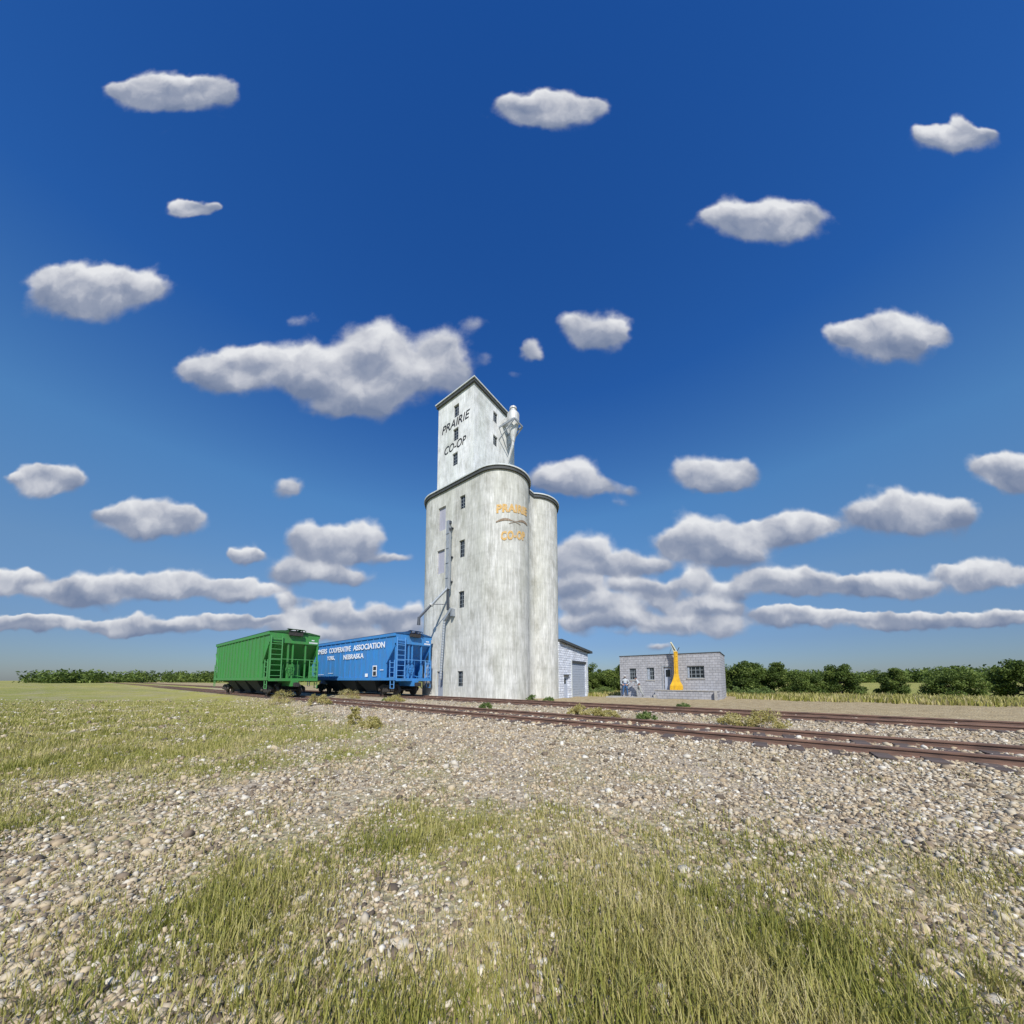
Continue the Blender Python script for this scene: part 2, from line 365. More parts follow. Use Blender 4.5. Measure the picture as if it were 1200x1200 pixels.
# stones: denser and finer close to the tracks
def stones(n_):
    phi = (1 + 5 ** .5) / 2
    ico = np.array([(-1, phi, 0), (1, phi, 0), (-1, -phi, 0), (1, -phi, 0), (0, -1, phi), (0, 1, phi), (0, -1, -phi), (0, 1, -phi), (phi, 0, -1), (phi, 0, 1), (-phi, 0, -1), (-phi, 0, 1)], float); ico /= np.linalg.norm(ico[0])
    ifc = np.array([(0, 11, 5), (0, 5, 1), (0, 1, 7), (0, 7, 10), (0, 10, 11), (1, 5, 9), (5, 11, 4), (11, 10, 2), (10, 7, 6), (7, 1, 8), (3, 9, 4), (3, 4, 2), (3, 2, 6), (3, 6, 8), (3, 8, 9), (4, 9, 5), (2, 4, 11), (6, 2, 10), (8, 6, 7), (9, 8, 1)])
    rs = np.random.RandomState(3)
    d = 1.1 * (24 / 1.1) ** rs.rand(n_); t = (rs.rand(n_) * 2 - 1) * 1.75
    x = d * (-.6 + .8 * t); y = d * (.8 + .6 * t)
    pk = rs.rand(n_)
    dens = (.95 - .7 * np.clip(grassiness(x, y), 0, 1)) * (.45 + .55 * patches(x * 1.7 + 2, y * 1.9))
    ball = (np.abs(y - TA) < 2.5) | (np.abs(y - TB) < 2.3)
    dens = np.where(ball, 1.0, dens); dens = np.where(y > 17.0, .0, dens); dens = np.where(x < -45, 0, dens)
    k = pk < dens; x, y, d, ball = x[k], y[k], d[k], ball[k]; m_ = len(x)
    s = (.008 + .024 * rs.rand(m_) ** 3) * np.clip(.5 + d * .1, .6, 1.6) * (1 + .7 * (rs.rand(m_) > .93))
    sc_ = s[:, None] * (.65 + .7 * rs.rand(m_, 3)); sc_[:, 2] *= .75
    an = rs.rand(m_) * 6.283; ca, sa = np.cos(an), np.sin(an)
    P = ico[None] * (1 + .75 * (rs.rand(m_, 12, 1) - .5)) * sc_[:, None, :]
    X = P[..., 0] * ca[:, None] - P[..., 1] * sa[:, None] + x[:, None]; Y = P[..., 0] * sa[:, None] + P[..., 1] * ca[:, None] + y[:, None]
    Z = P[..., 2] + (ground_z(x, y) + s * .25)[:, None]
    V = np.stack([X, Y, Z], -1).reshape(-1, 3); Fc = (ifc[None] + 12 * np.arange(m_)[:, None, None]).reshape(-1, 3)
    tone = np.repeat(rs.rand(m_), 12)
    return V, Fc, tone
V, Fc, tone = stones(230000)
o = np_obj('gravel', V, Fc, 'stone', {'tone': ('POINT', tone)}); tag(o, 'loose pale and brown gravel stones scattered over the railway ground', 'gravel', kind='stuff')

def blades(n_, seed, place, hgt=(.05, .16), wid=.006, lean=.5):
    rs = np.random.RandomState(seed); x, y, k = place(rs, n_); x, y, k = x, y, k; n_ = len(x)
    h = (hgt[0] + (hgt[1] - hgt[0]) * rs.rand(n_)) * k; w = wid * (.6 + .8 * rs.rand(n_)) * np.clip(np.hypot(x, y) * .16, 1, 3)
    an = rs.rand(n_) * 6.283; le = lean * h * rs.rand(n_) ; z = ground_z(x, y) - .01
    dx, dy = np.cos(an), np.sin(an); px, py = -dy * w, dx * w
    V = np.empty((n_, 5, 3))
    V[:, 0] = np.stack([x - px, y - py, z], -1); V[:, 1] = np.stack([x + px, y + py, z], -1)
    V[:, 2] = np.stack([x + px * .7 + dx * le * .4, y + py * .7 + dy * le * .4, z + h * .6], -1); V[:, 3] = np.stack([x - px * .7 + dx * le * .4, y - py * .7 + dy * le * .4, z + h * .6], -1)
    V[:, 4] = np.stack([x + dx * le, y + dy * le, z + h], -1)
    F_ = np.array([(0, 1, 2), (0, 2, 3), (3, 2, 4)]); Fc = (F_[None] + 5 * np.arange(n_)[:, None, None]).reshape(-1, 3)
    tuft = .5 + .5 * np.sin(x * 2.3 + 1.7 * np.sin(y * 2.9)) * np.sin(y * 2.1 + x * .7)
    return V.reshape(-1, 3), Fc, np.repeat(np.clip(.55 * rs.rand(n_) + .5 * tuft, 0, 1), 5)
def place_near(rs, n_):
    c = n_ // 26
    d = 1.25 * (22 / 1.25) ** rs.rand(c); t = (rs.rand(c) * 2 - 1) * 1.8
    x = d * (-.6 + .8 * t); y = d * (.8 + .6 * t)
    g_ = np.clip(grassiness(x, y), 0, 1)
    k = rs.rand(c) < (g_ ** 1.3 + .05 * (np.abs(y - TA) > 1.3)) * (y < TA - 1.0) + .012 * ((y > TA + 1.2) & (y < TB - 1.2))
    x, y, d, g_ = x[k], y[k], d[k], g_[k]; sp = (.02 + .05 * rs.rand(len(x)) ** 2) + .010 * d
    rep = 26; hh = (.25 + 1.0 * rs.rand(len(x)) ** 1.6) * (.6 + .5 * g_)
    X = np.repeat(x, rep) + rs.randn(len(x) * rep) * np.repeat(sp, rep); Y = np.repeat(y, rep) + rs.randn(len(x) * rep) * np.repeat(sp, rep)
    return X, Y, np.repeat(hh, rep)
V, Fc, tone = blades(800000, 5, place_near, (.03, .16), .003, .9)
o = np_obj('grass', V, Fc, 'blade', {'tone': ('POINT', tone)}); tag(o, 'short yellow green grass growing through the foreground gravel', 'grass', kind='stuff')
def place_far(rs, n_):
    x = rs.rand(n_) * 34 - 20; y = 30 + rs.rand(n_) * 9; k = (rs.rand(n_) < .25 + .75 * sstep(33, 36, y)) & ~((x < -1.2) & (x > -10.3) & (y < 34.5)) & ~((x < -13.2) & (y < 32))
    return x[k], y[k], 1.2 + rs.rand(k.sum())
V, Fc, tone = blades(60000, 6, place_far, (.08, .25), .012)
o = np_obj('field_grass', V, Fc, 'blade', {'tone': ('POINT', tone)}); tag(o, 'rough grass along the back edge of the dirt yard', 'grass', kind='stuff')

# ------------------------------------------------------------------ railway tracks
def track(yc, name_label):
    root = empty('railway_track', (-20, yc, 0)); tag(root, kind='structure')
    for s in (-1, 1):
        y = yc + s * .7525
        prof = [(-.07, .13), (.07, .13), (.07, .145), (.012, .165), (.012, .235), (.036, .245), (.036, .276), (.026, .285), (-.026, .285), (-.036, .276), (-.036, .245), (-.012, .235), (-.012, .165), (-.07, .145)]
        xs = np.concatenate([[-600], np.arange(-120, 61, 12), [400]])
        MB().loft([[(x, y + a, z) for a, z in prof] for x in xs]).build('rail', 'rail', root, True)
    t = MB(); rs = random.Random(int(yc))
    x = -90
    while x < 30:
        dy = rs.uniform(-.06, .06); t.box(x, x + .22, yc - 1.28 + dy, yc + 1.28 + dy, -.02, .158 + rs.uniform(-.006, .012)); x += .56 + rs.uniform(-.03, .03)
    tt = t.build('sleepers', 'tie', root, True); tag(tt, kind='stuff')
track(TA, ''); track(TB, '')

# ------------------------------------------------------------------ grain elevator
Y0, SR, XR, XL = 17.2, 2.35, -15.9, -21.5
CYF, CYB = Y0 + SR, Y0 + 3 * SR; YBK = Y0 + 4 * SR
ZW = 17.15
EL = empty('grain_elevator', (-18.7, Y0, 0)); tag(EL, 'tall weathered white concrete grain elevator with rounded silos and a square headhouse', 'grain elevator')
def arc(cx, cy, r, a0, a1, n):
    return [(cx + r * math.cos(R(a0 + (a1 - a0) * i / n)), cy + r * math.sin(R(a0 + (a1 - a0) * i / n))) for i in range(n + 1)]
def outline(o, n=40):
    r = SR + o
    return arc(XR, CYF, r, -90, 52, n) + arc(XR, CYB, r, -52, 90, n) + arc(XL, CYB, r, 90, 232, n) + arc(XL, CYF, r, 128, 270, n)
ol = outline(0); w = MB()
w.loft([[(x, y, z) for x, y in ol] for z in (-.3, 4, 8.5, 13, ZW)], cap=False, closed=False)
body = w.build('silo_shell', 'concrete', EL, True, smooth=True)
holes = [(-18.1, -17.5, 14.95, 16.05), (-18.1, -17.5, 11.0, 12.4), (-18.1, -17.5, 7.0, 8.3), (-18.1, -17.52, .97, 2.13),
         (-20.66, -19.75, 13.85, 15.9), (-20.72, -19.8, 10.2, 12.2), (-20.46, -19.72, .02, 2.14)]
MB().wall('y', Y0, XL, XR, -.3, ZW, holes, .22).build('front_wall', 'concrete', EL, True)
for h in holes[:4]: window(EL, 'y', Y0, *h, 2, 4, bar=.03)
for h in holes[4:6]: MB().box(h[0], h[1], Y0 + .14, Y0 + .2, h[2], h[3]).build('blocked_opening', 'panel', EL, True)
h = holes[6]
dr = MB().box(h[0] + .03, h[1] - .03, Y0 + .13, Y0 + .17, h[2], h[3] - .03).build('door', 'door', EL, True)
MB().tube([(h[0] + .12, Y0 + .12, 1.02), (h[0] + .12, Y0 + .07, 1.02), (h[0] + .2, Y0 + .07, 1.02)], .014, 6).build('handle', 'steel_dark', dr, True)
MB().box(h[0] - .1, h[0] - .005, Y0 - .04, Y0 - .003, 0, h[3] + .1).build('door_trim', 'trim_light', EL, True)
MB().prism(outline(.13), ZW, ZW + .24).build('rim_fascia', 'trim_dark', EL, True)
MB().prism(outline(.2), ZW + .24, ZW + .34).build('silo_roof', 'trim_light', EL, True)
# headhouse
HX0, HX1, HY0, HY1, HZ0, HZ1 = -22.85, -18.2, 18.8, 24.65, ZW + .34, 27.25
HH = [(-20.75, -20.07, 25.2, 26.4), (-20.78, -20.1, 22.95, 24.12), (-20.83, -20.15, 20.6, 21.8)]
HS = [(21.38, 22.0, 25.45, 26.5), (21.38, 22.0, 23.15, 24.15)]
hw = MB().wall('y', HY0, HX0, HX1, HZ0, HZ1, HH, .2)
hw.wall('x', HX1, HY0, HY1, HZ0, HZ1, HS, .2, -1)
hw.add([(HX0, HY1, HZ0), (HX1, HY1, HZ0), (HX1, HY1, HZ1), (HX0, HY1, HZ1)], [(0, 1, 2, 3)]).add([(HX0, HY0, HZ0), (HX0, HY1, HZ0), (HX0, HY1, HZ1), (HX0, HY0, HZ1)], [(0, 1, 2, 3)])
hh = hw.build('headhouse', 'whitewash', EL, True)
for h in HH: window(hh, 'y', HY0, *h, 2, 4, bar=.03)
for h in HS: window(hh, 'x', HX1, *h, 2, 4, inward=-1, bar=.03)
MB().box(HX0 - .16, HX1 + .16, HY0 - .16, HY1 + .16, HZ1, HZ1 + .26).build('roof_fascia', 'trim_dark', EL, True)
MB().box(HX0 - .24, HX1 + .24, HY0 - .24, HY1 + .24, HZ1 + .26, HZ1 + .36).build('headhouse_roof', 'trim_light', EL, True)
def put_text(body, size, x0, x1, zb, zt, yface, mat, name, parent, off=0, shear=0, space=1):
    v, f = text_mesh(body, size, off, 1, shear, space, .01)
    xs = [p[0] for p in v]; ys = [p[1] for p in v]; ax, bx_, ay, by_ = min(xs), max(xs), min(ys), max(ys)
    q = [(x0 + (p[0] - ax) / (bx_ - ax) * (x1 - x0), yface - .004 - .01 - p[2], zb + (p[1] - ay) / (by_ - ay) * (zt - zb)) for p in v]
    return MB().add(q, f).build(name, mat, parent, True)
put_text('PRAIRIE', 1, -22.3, -18.68, 24.33, 25.08, HY0, 'ink', 'lettering', EL, .004, .25)
put_text('CO-OP', 1, -21.9, -19.1, 22.12, 22.86, HY0, 'ink', 'lettering', EL, .004, .25)
# writing on the round silo
def wrap(v, f, a0, a1, zb, zt, mat, name, stand=.03):
    # cut long faces first so that the letters follow the curve
    import bmesh
    bm = bmesh.new(); bv = [bm.verts.new(p) for p in v]
    for q in f:
        try: bm.faces.new([bv[i] for i in q])
        except ValueError: pass
    xs = [p[0] for p in v]; ys = [p[1] for p in v]; ax, bx_, ay, by_ = min(xs), max(xs), min(ys), max(ys)
    for k in range(1, 60):
        x = ax + (bx_ - ax) * k / 60
        bmesh.ops.bisect_plane(bm, geom=bm.verts[:] + bm.edges[:] + bm.faces[:], plane_co=(x, 0, 0), plane_no=(1, 0, 0))
    bm.verts.index_update(); out = []
    for p in bm.verts:
        u = (p.co.x - ax) / (bx_ - ax); t = R(a0 + (a1 - a0) * u); r = SR + stand / 2 + p.co.z
        out.append((XR + r * math.cos(t), CYF + r * math.sin(t), zb + (p.co.y - ay) / (by_ - ay) * (zt - zb) + .45 * (u - .3)))
    ff = [tuple(q.index for q in fc.verts) for fc in bm.faces]; bm.free()
    return MB().add(out, ff).build(name, mat, EL, True)
v, f = text_mesh('PRAIRIE', 1, .05, 1, 0, 1.1, .012); wrap(v, f, -57, 11, 13.85, 14.5, 'orange', 'lettering', .03)
v, f = text_mesh('CO-OP', 1, .05, 1, 0, 1.15, .012); wrap(v, f, -49, 3, 11.75, 12.45, 'orange', 'lettering', .03)
def leaf_shape(x0, x1, y0, y1, th):       # a curved ear of grain, seen as a tapering arched stroke
    n = 16; top = []; bot = []
    for i in range(n + 1):
        t = i / n; x = x0 + (x1 - x0) * t; y = y0 + (y1 - y0) * t + .10 * math.sin(math.pi * t)
        h = th * (math.sin(math.pi * min(1, t * .93 + .07)) ** .6) * (1 + .12 * (i % 2)); top.append((x, y + h / 2)); bot.append((x, y - h / 2))
    v = [(x, y, .012) for x, y in top] + [(x, y, .012) for x, y in bot]; k = n + 1
    return v, [(i, k + i, k + i + 1, i + 1) for i in range(n)]
v1, f1 = leaf_shape(-1.0, -.12, .02, .03, .13); v2, f2 = leaf_shape(1.0, .12, .02, .03, .13)
st = [(-.14, .03, .012), (.34, -.14, .012), (.36, -.115, .012), (-.13, .06, .012), (.14, .03, .012), (-.34, -.14, .012), (-.36, -.115, .012), (.13, .06, .012)]
v = v1 + v2 + st; o1 = len(v1); o2 = o1 + len(v2)
f = f1 + [tuple(i + o1 for i in q) for q in f2] + [tuple(o2 + i for i in (0, 1, 2, 3)), tuple(o2 + i for i in (4, 5, 6, 7))]
wrap(v, f, -58, 14, 12.95, 13.4, 'brown', 'grain_emblem')
# trunk leg on the wall, spout over the track
YL = Y0 - .42
p = MB().box(-19.04, -18.72, YL - .12, YL + .12, 8.55, 14.1).build('spout_leg', 'steel', EL, True)
q = MB()
for x in (-18.97, -18.79): q.box(x - .015, x + .015, YL - .14, YL - .121, 8.56, 14.0)
for z in (9.4, 10.6, 11.8, 13.0): q.box(-19.06, -18.70, YL - .16, YL - .141, z, z + .05)
split(q, 'leg_rib', 'steel', p, True)
q = MB().box(-18.716, -18.58, YL - .1, YL + .05, 13.8, 14.02).box(-18.716, -18.6, YL - .1, YL + .05, 13.3, 13.45); split(q, 'leg_fitting', 'steel_dark', p, True)
q = MB()
for z in (9.2, 11.2, 13.6): q.box(-19.0, -18.76, YL + .121, Y0 - .003, z, z + .08)
split(q, 'wall_bracket', 'steel_dark', p, True)
SP0, SP1 = Vector((-18.88, YL - .04, 8.62)), Vector((-20.29, 15.2, 6.2)); mid = SP0.lerp(SP1, .55)
q = MB().tube([SP0, SP0.lerp(SP1, .02), mid], .10, 10).build('loading_spout', 'steel', EL, True, smooth=False)
MB().tube([mid, mid + (mid - SP0).normalized() * .12], .17, 12).build('spout_joint', 'steel_pale', q, True)
MB().tube([mid, SP1], .085, 10).tube([SP1 + Vector((0, 0, .06)), SP1 + Vector((-.02, 0, -.55))], [.10, .13], 12).build('spout_tip', 'steel_dark', q, True)
MB().bar(mid, (-18.92, YL + .0, 7.35), .05).bar((-18.88, YL + .02, 8.54), (-18.88, YL + .02, 6.9), .12).box(-18.93, -18.83, YL + .04, Y0 - .003, 7.05, 7.13).build('spout_brace', 'steel_dark', EL, True)
# elbow and ribbed drop pipe
e0, e1 = (-18.62, 16.86, 6.95), (-19.28, 16.86, 6.15)
q = MB().bar((-18.52, 16.92, 6.98), (-19.36, 16.9, 6.15), .22, .24, up=(0, 1, 0)).box(-18.60, -18.44, 16.84, Y0 - .003, 6.4, 6.98).build('exhaust_elbow', 'steel', EL, True)
pts = []; rad = []
for i in range(46):
    t = i / 45; pts.append((-19.33 - .33 * t, 16.88, 6.15 - 4.65 * t)); rad.append(.085 if i % 2 else .105)
MB().tube(pts, rad, 10).build('ribbed_pipe', 'steel', EL, True)
# dust collector
DC = Vector((-17.0, 22.85, 0)); n_ = 20
def ring(r, z, c=DC): return [(c.x + r * math.cos(2 * math.pi * k / n_), c.y + r * math.sin(2 * math.pi * k / n_), z) for k in range(n_)]
dc = MB().loft([ring(.58, 25.65), ring(.58, 26.4), ring(.40, 26.62)]).build('dust_collector', 'steel_pale', EL, True)
MB().loft([ring(.30, 26.62), ring(.30, 26.9), ring(.36, 26.92), ring(.33, 27.12), ring(.16, 27.2)]).build('collector_cap', 'steel_pale', dc, True)
MB().loft([ring(.31, 26.56), ring(.395, 26.56), ring(.395, 26.63), ring(.31, 26.63)]).build('collector_band', 'steel_dark', dc, True)
MB().loft([ring(.57, 25.65), ring(.15, 23.75)]).build('collector_cone', 'steel_pale', dc, True)
MB().tube([(DC.x, DC.y, 23.9), (DC.x - .05, DC.y, 23.4), (-17.85, DC.y + .1, 21.6), (-17.9, DC.y + .1, HZ0)], .13, 10).build('collector_duct', 'steel_pale', dc, True)
MB().box(-18.19, -17.3, DC.y - .28, DC.y - .02 + .3, 25.9, 26.3).build('collector_inlet', 'steel_pale', dc, True)
bk = MB()
a, b_, c_, d_ = (-18.19, 22.2, 25.35), (-16.38, 22.2, 25.35), (-16.38, 23.5, 25.35), (-18.19, 23.5, 25.35)
bk.bar(a, b_, .09, .14).bar(b_, c_, .09, .13).bar(c_, d_, .09, .14)
bk.bar((-16.42, 22.2, 25.27), (-18.19, 22.2, 24.1), .08).bar((-16.42, 23.5, 25.27), (-18.19, 23.5, 24.1), .08)
bk.build('collector_bracket', 'steel', dc, True)

# ------------------------------------------------------------------ garage
GXF, GY0, GY1 = -13.6, 25.02, 31.1
GR = empty('block_garage', (-16.2, 28, -.15)); tag(GR, 'white block garage with grey roller door beside the silos', 'garage')
rz_ = lambda y: 4.83 + (y - 25.1) * (4.24 - 4.83) / 6.0
gh = [(27.45, 30.6, -.15, 3.3), (25.88, 26.72, -.15, 1.85)]
MB().wall('x', GXF, GY0, GY1, -.4, 4.3, gh, .2, -1, topfn=rz_).build('front_wall', 'block_white', GR, True)
w = MB(); XB = -19.5
w.add([(GXF, GY0, -.4), (-13.9, GY0, -.4), (-13.9, GY0, rz_(GY0)), (GXF, GY0, rz_(GY0))], [(0, 1, 2, 3)])
w.add([(GXF, GY1, -.4), (XB, GY1, -.4), (XB, GY1, rz_(GY1)), (GXF, GY1, rz_(GY1))], [(0, 1, 2, 3)])
w.add([(-13.9, GY0, -.4), (XB, GY0 + 1.7, -.4), (XB, GY0 + 1.7, rz_(GY0 + 1.7)), (-13.9, GY0, rz_(GY0))], [(0, 1, 2, 3)])
w.add([(XB, GY0 + 1.7, -.4), (XB, GY1, -.4), (XB, GY1, rz_(GY1)), (XB, GY0 + 1.7, rz_(GY0 + 1.7))], [(0, 1, 2, 3)]); w.build('side_wall', 'block_white_side', GR, True)
def sl(x0, x1, y0, y1, lo, hi): return MB().hexa([(x0, y0, rz_(y0) + lo), (x1, y0, rz_(y0) + lo), (x1, y1, rz_(y1) + lo), (x0, y1, rz_(y1) + lo)], [(x0, y0, rz_(y0) + hi), (x1, y0, rz_(y0) + hi), (x1, y1, rz_(y1) + hi), (x0, y1, rz_(y1) + hi)])
sl(-18.4, GXF + .3, 24.98, 31.65, .005, .22).build('roof', 'trim_dark', GR, True)
rd = MB(); z = -.14
while z < 3.24:
    zt = min(z + .24, 3.28); rd.box(GXF - .16, GXF - .12 - .012 * 0, 27.46, 30.59, z, zt - .02); rd.box(GXF - .17, GXF - .14, 27.46, 30.59, zt - .02, zt); z += .24
rd.build('roller_door', 'roller', GR, True)
for y0, y1 in ((27.3, 27.445), (30.605, 30.75)): MB().box(GXF + .003, GXF + .04, y0, y1, -.15, 3.4).build('door_post', 'trim_light', GR, True)
MB().box(GXF - .1, GXF + .05, 27.46, 30.59, 3.12, 3.28).build('door_hood', 'trim_dark', GR, True)
dd = MB().box(GXF - .14, GXF - .1, 25.9, 26.7, -.14, 1.83).build('door', 'door_pale', GR, True)
MB().box(GXF - .099, GXF - .085, 26.04, 26.36, 1.12, 1.6).build('door_window', 'glass', dd, True)
MB().box(GXF + .003, GXF + .2, 25.8, 26.8, 1.88, 1.96).build('door_awning', 'trim_dark', GR, True)

# ------------------------------------------------------------------ office
OX0, OX1, OY0, OY1, OZ = -9.5, -2.0, 28.6, 33.4, 3.52
OF = empty('block_office', (-5.75, 31, 0)); tag(OF, 'low grey block office building with flat roof and paned windows', 'office building')
oh = [(-8.68, -8.12, 1.48, 2.46), (-7.25, -6.66, 1.48, 2.5), (-5.92, -5.33, .63, 2.48), (-4.22, -3.05, 1.6, 2.55)]
# the door opening reaches down to the dock level
MB().wall('y', OY0, OX0, OX1, -.2, OZ, oh, .18).build('front_wall', 'block_grey', OF, True)
split(MB().add([(OX1, OY0, -.2), (OX1, OY1, -.2), (OX1, OY1, OZ - .0), (OX1, OY0, OZ)], [(0, 1, 2, 3)]).add([(OX0, OY0, -.2), (OX0, OY1, -.2), (OX0, OY1, OZ), (OX0, OY0, OZ)], [(0, 1, 2, 3)]),'side_wall', 'block_grey_side', OF, True)
MB().add([(OX0, OY1, -.2), (OX1, OY1, -.2), (OX1, OY1, OZ), (OX0, OY1, OZ)], [(0, 1, 2, 3)]).build('back_wall', 'block_grey', OF, True)
MB().box(OX0 + .2, OX1 - .2, OY0 + .2, OY1 - .2, OZ - .35, OZ - .25).build('roof', 'roof', OF, True)
cp = MB(); cp.box(OX0 - .04, OX1 + .04, OY0 - .04, OY0 + .2, OZ, OZ + .06).box(OX0 - .04, OX1 + .04, OY1 - .2, OY1 + .04, OZ, OZ + .06).box(OX0 - .04, OX0 + .2, OY0 + .2, OY1 - .2, OZ, OZ + .06).box(OX1 - .2, OX1 + .04, OY0 + .2, OY1 - .2, OZ, OZ + .06)
cp.build('coping', 'trim_dark', OF, True)
window(OF, 'y', OY0, *oh[0], 3, 3, bar=.04, sill=True); w2 = window(OF, 'y', OY0, *oh[1], 3, 3, bar=.04, sill=True)
MB().box(-7.22, -7.0, OY0 + .115, OY0 + .128, 1.52, 2.46).build('blind', 'curtain', w2, True)
w3 = window(OF, 'y', OY0, *oh[3], 4, 3, bar=.04, sill=True)
MB().box(-4.19, -4.07, OY0 + .115, OY0 + .128, 1.64, 2.5).build('blind', 'curtain', w3, True)
od = MB().box(-5.88, -5.37, OY0 + .08, OY0 + .12, .64, 2.44).build('door', 'door_pale', OF, True)
MB().box(-5.78, -5.44, OY0 + .066, OY0 + .079, 1.72, 2.3).build('door_window', 'glass', od, True)
MB().tube([(-5.43, OY0 + .07, 1.5), (-5.43, OY0 + .02, 1.5), (-5.5, OY0 + .02, 1.5)], .014, 6).build('handle', 'steel_dark', od, True)
split(MB().box(-6.05, -5.99, OY0 - .03, OY0 - .002, .63, 2.6).box(-5.26, -5.2, OY0 - .03, OY0 - .002, .63, 2.6).box(-5.99, -5.26, OY0 - .03, OY0 - .002, 2.53, 2.6), 'door_frame', 'steel', OF, True)
dk = MB().box(-6.45, -2.15, 27.75, OY0 - .003, -.1, .62).build('loading_dock', 'block_grey', OF, True)
MB().box(-6.5, -2.1, 27.7, OY0 - .006, .621, .68).build('dock_edge', 'slab', dk, True)
split(MB().box(-6.52, -6.35, 27.5, 27.67, -.05, .3).box(-2.38, -2.22, 27.5, 27.68, -.05, .62), 'dock_post', 'slab', dk, True)
pd = MB().box(-10.3, -6.55, 27.2, OY0 - .003, -.1, .07).build('path', 'slab'); tag(pd, kind='structure')

# yellow grain chute standing on the dock
YC = empty('grain_chute', (-4.93, 28.1, .68)); tag(YC, 'bright yellow grain chute with flared boot and open white spout on the dock', 'grain chute')
def sq(cx, cy, hx, hy, z): return [(cx - hx, cy - hy, z), (cx + hx, cy - hy, z), (cx + hx, cy + hy, z), (cx - hx, cy + hy, z)]
MB().loft([sq(-4.93, 28.1, .43, .3, .721), sq(-4.93, 28.1, .41, .3, 1.02), sq(-4.93, 28.1, .27, .22, 1.32), sq(-4.91, 28.1, .19, .18, 1.62), sq(-4.9, 28.1, .135, .14, 1.95)]).build('boot', 'yellow', YC, True)
lg = MB().loft([sq(-4.9, 28.1, .135, .14, 1.951), sq(-4.88, 28.1, .12, .13, 3.7)]).build('leg', 'yellow', YC, True)
q = MB()
for z in (2.1, 2.5, 2.9, 3.3, 3.62): q.box(-5.03, -4.75, 27.945, 27.958, z, z + .05)
q.box(-4.92, -4.88, 27.93, 27.944, 2.0, 3.6); split(q, 'leg_band', 'yellow', lg, True)
MB().box(-5.34, -4.52, 27.78, 28.42, .681, .72).build('base_flange', 'yellow', YC, True)
q = MB().hexa([(-5.04, 28.0, 3.71), (-4.80, 28.0, 3.71), (-4.80, 28.2, 3.71), (-5.04, 28.2, 3.71)], [(-5.24, 28.0, 4.48), (-5.16, 28.0, 4.48), (-5.16, 28.2, 4.48), (-5.24, 28.2, 4.48)]).build('spout', 'offwhite', YC, True)
MB().add([(-5.0, 27.992, 3.78), (-4.86, 27.992, 3.76), (-5.15, 27.992, 4.34), (-5.21, 27.992, 4.4)], [(0, 1, 2, 3)]).build('spout_slot', 'steel_dark', q, True)
MB().bar((-4.76, 28.1, 3.75), (-4.62, 28.1, 4.02), .05).build('latch', 'steel_dark', YC, True)
MB().tube([(-5.16, 27.98, 4.0), (-5.3, 27.96, 3.6), (-5.3, 27.96, 3.0)], .014, 6).build('cable', 'steel_dark', YC, True)

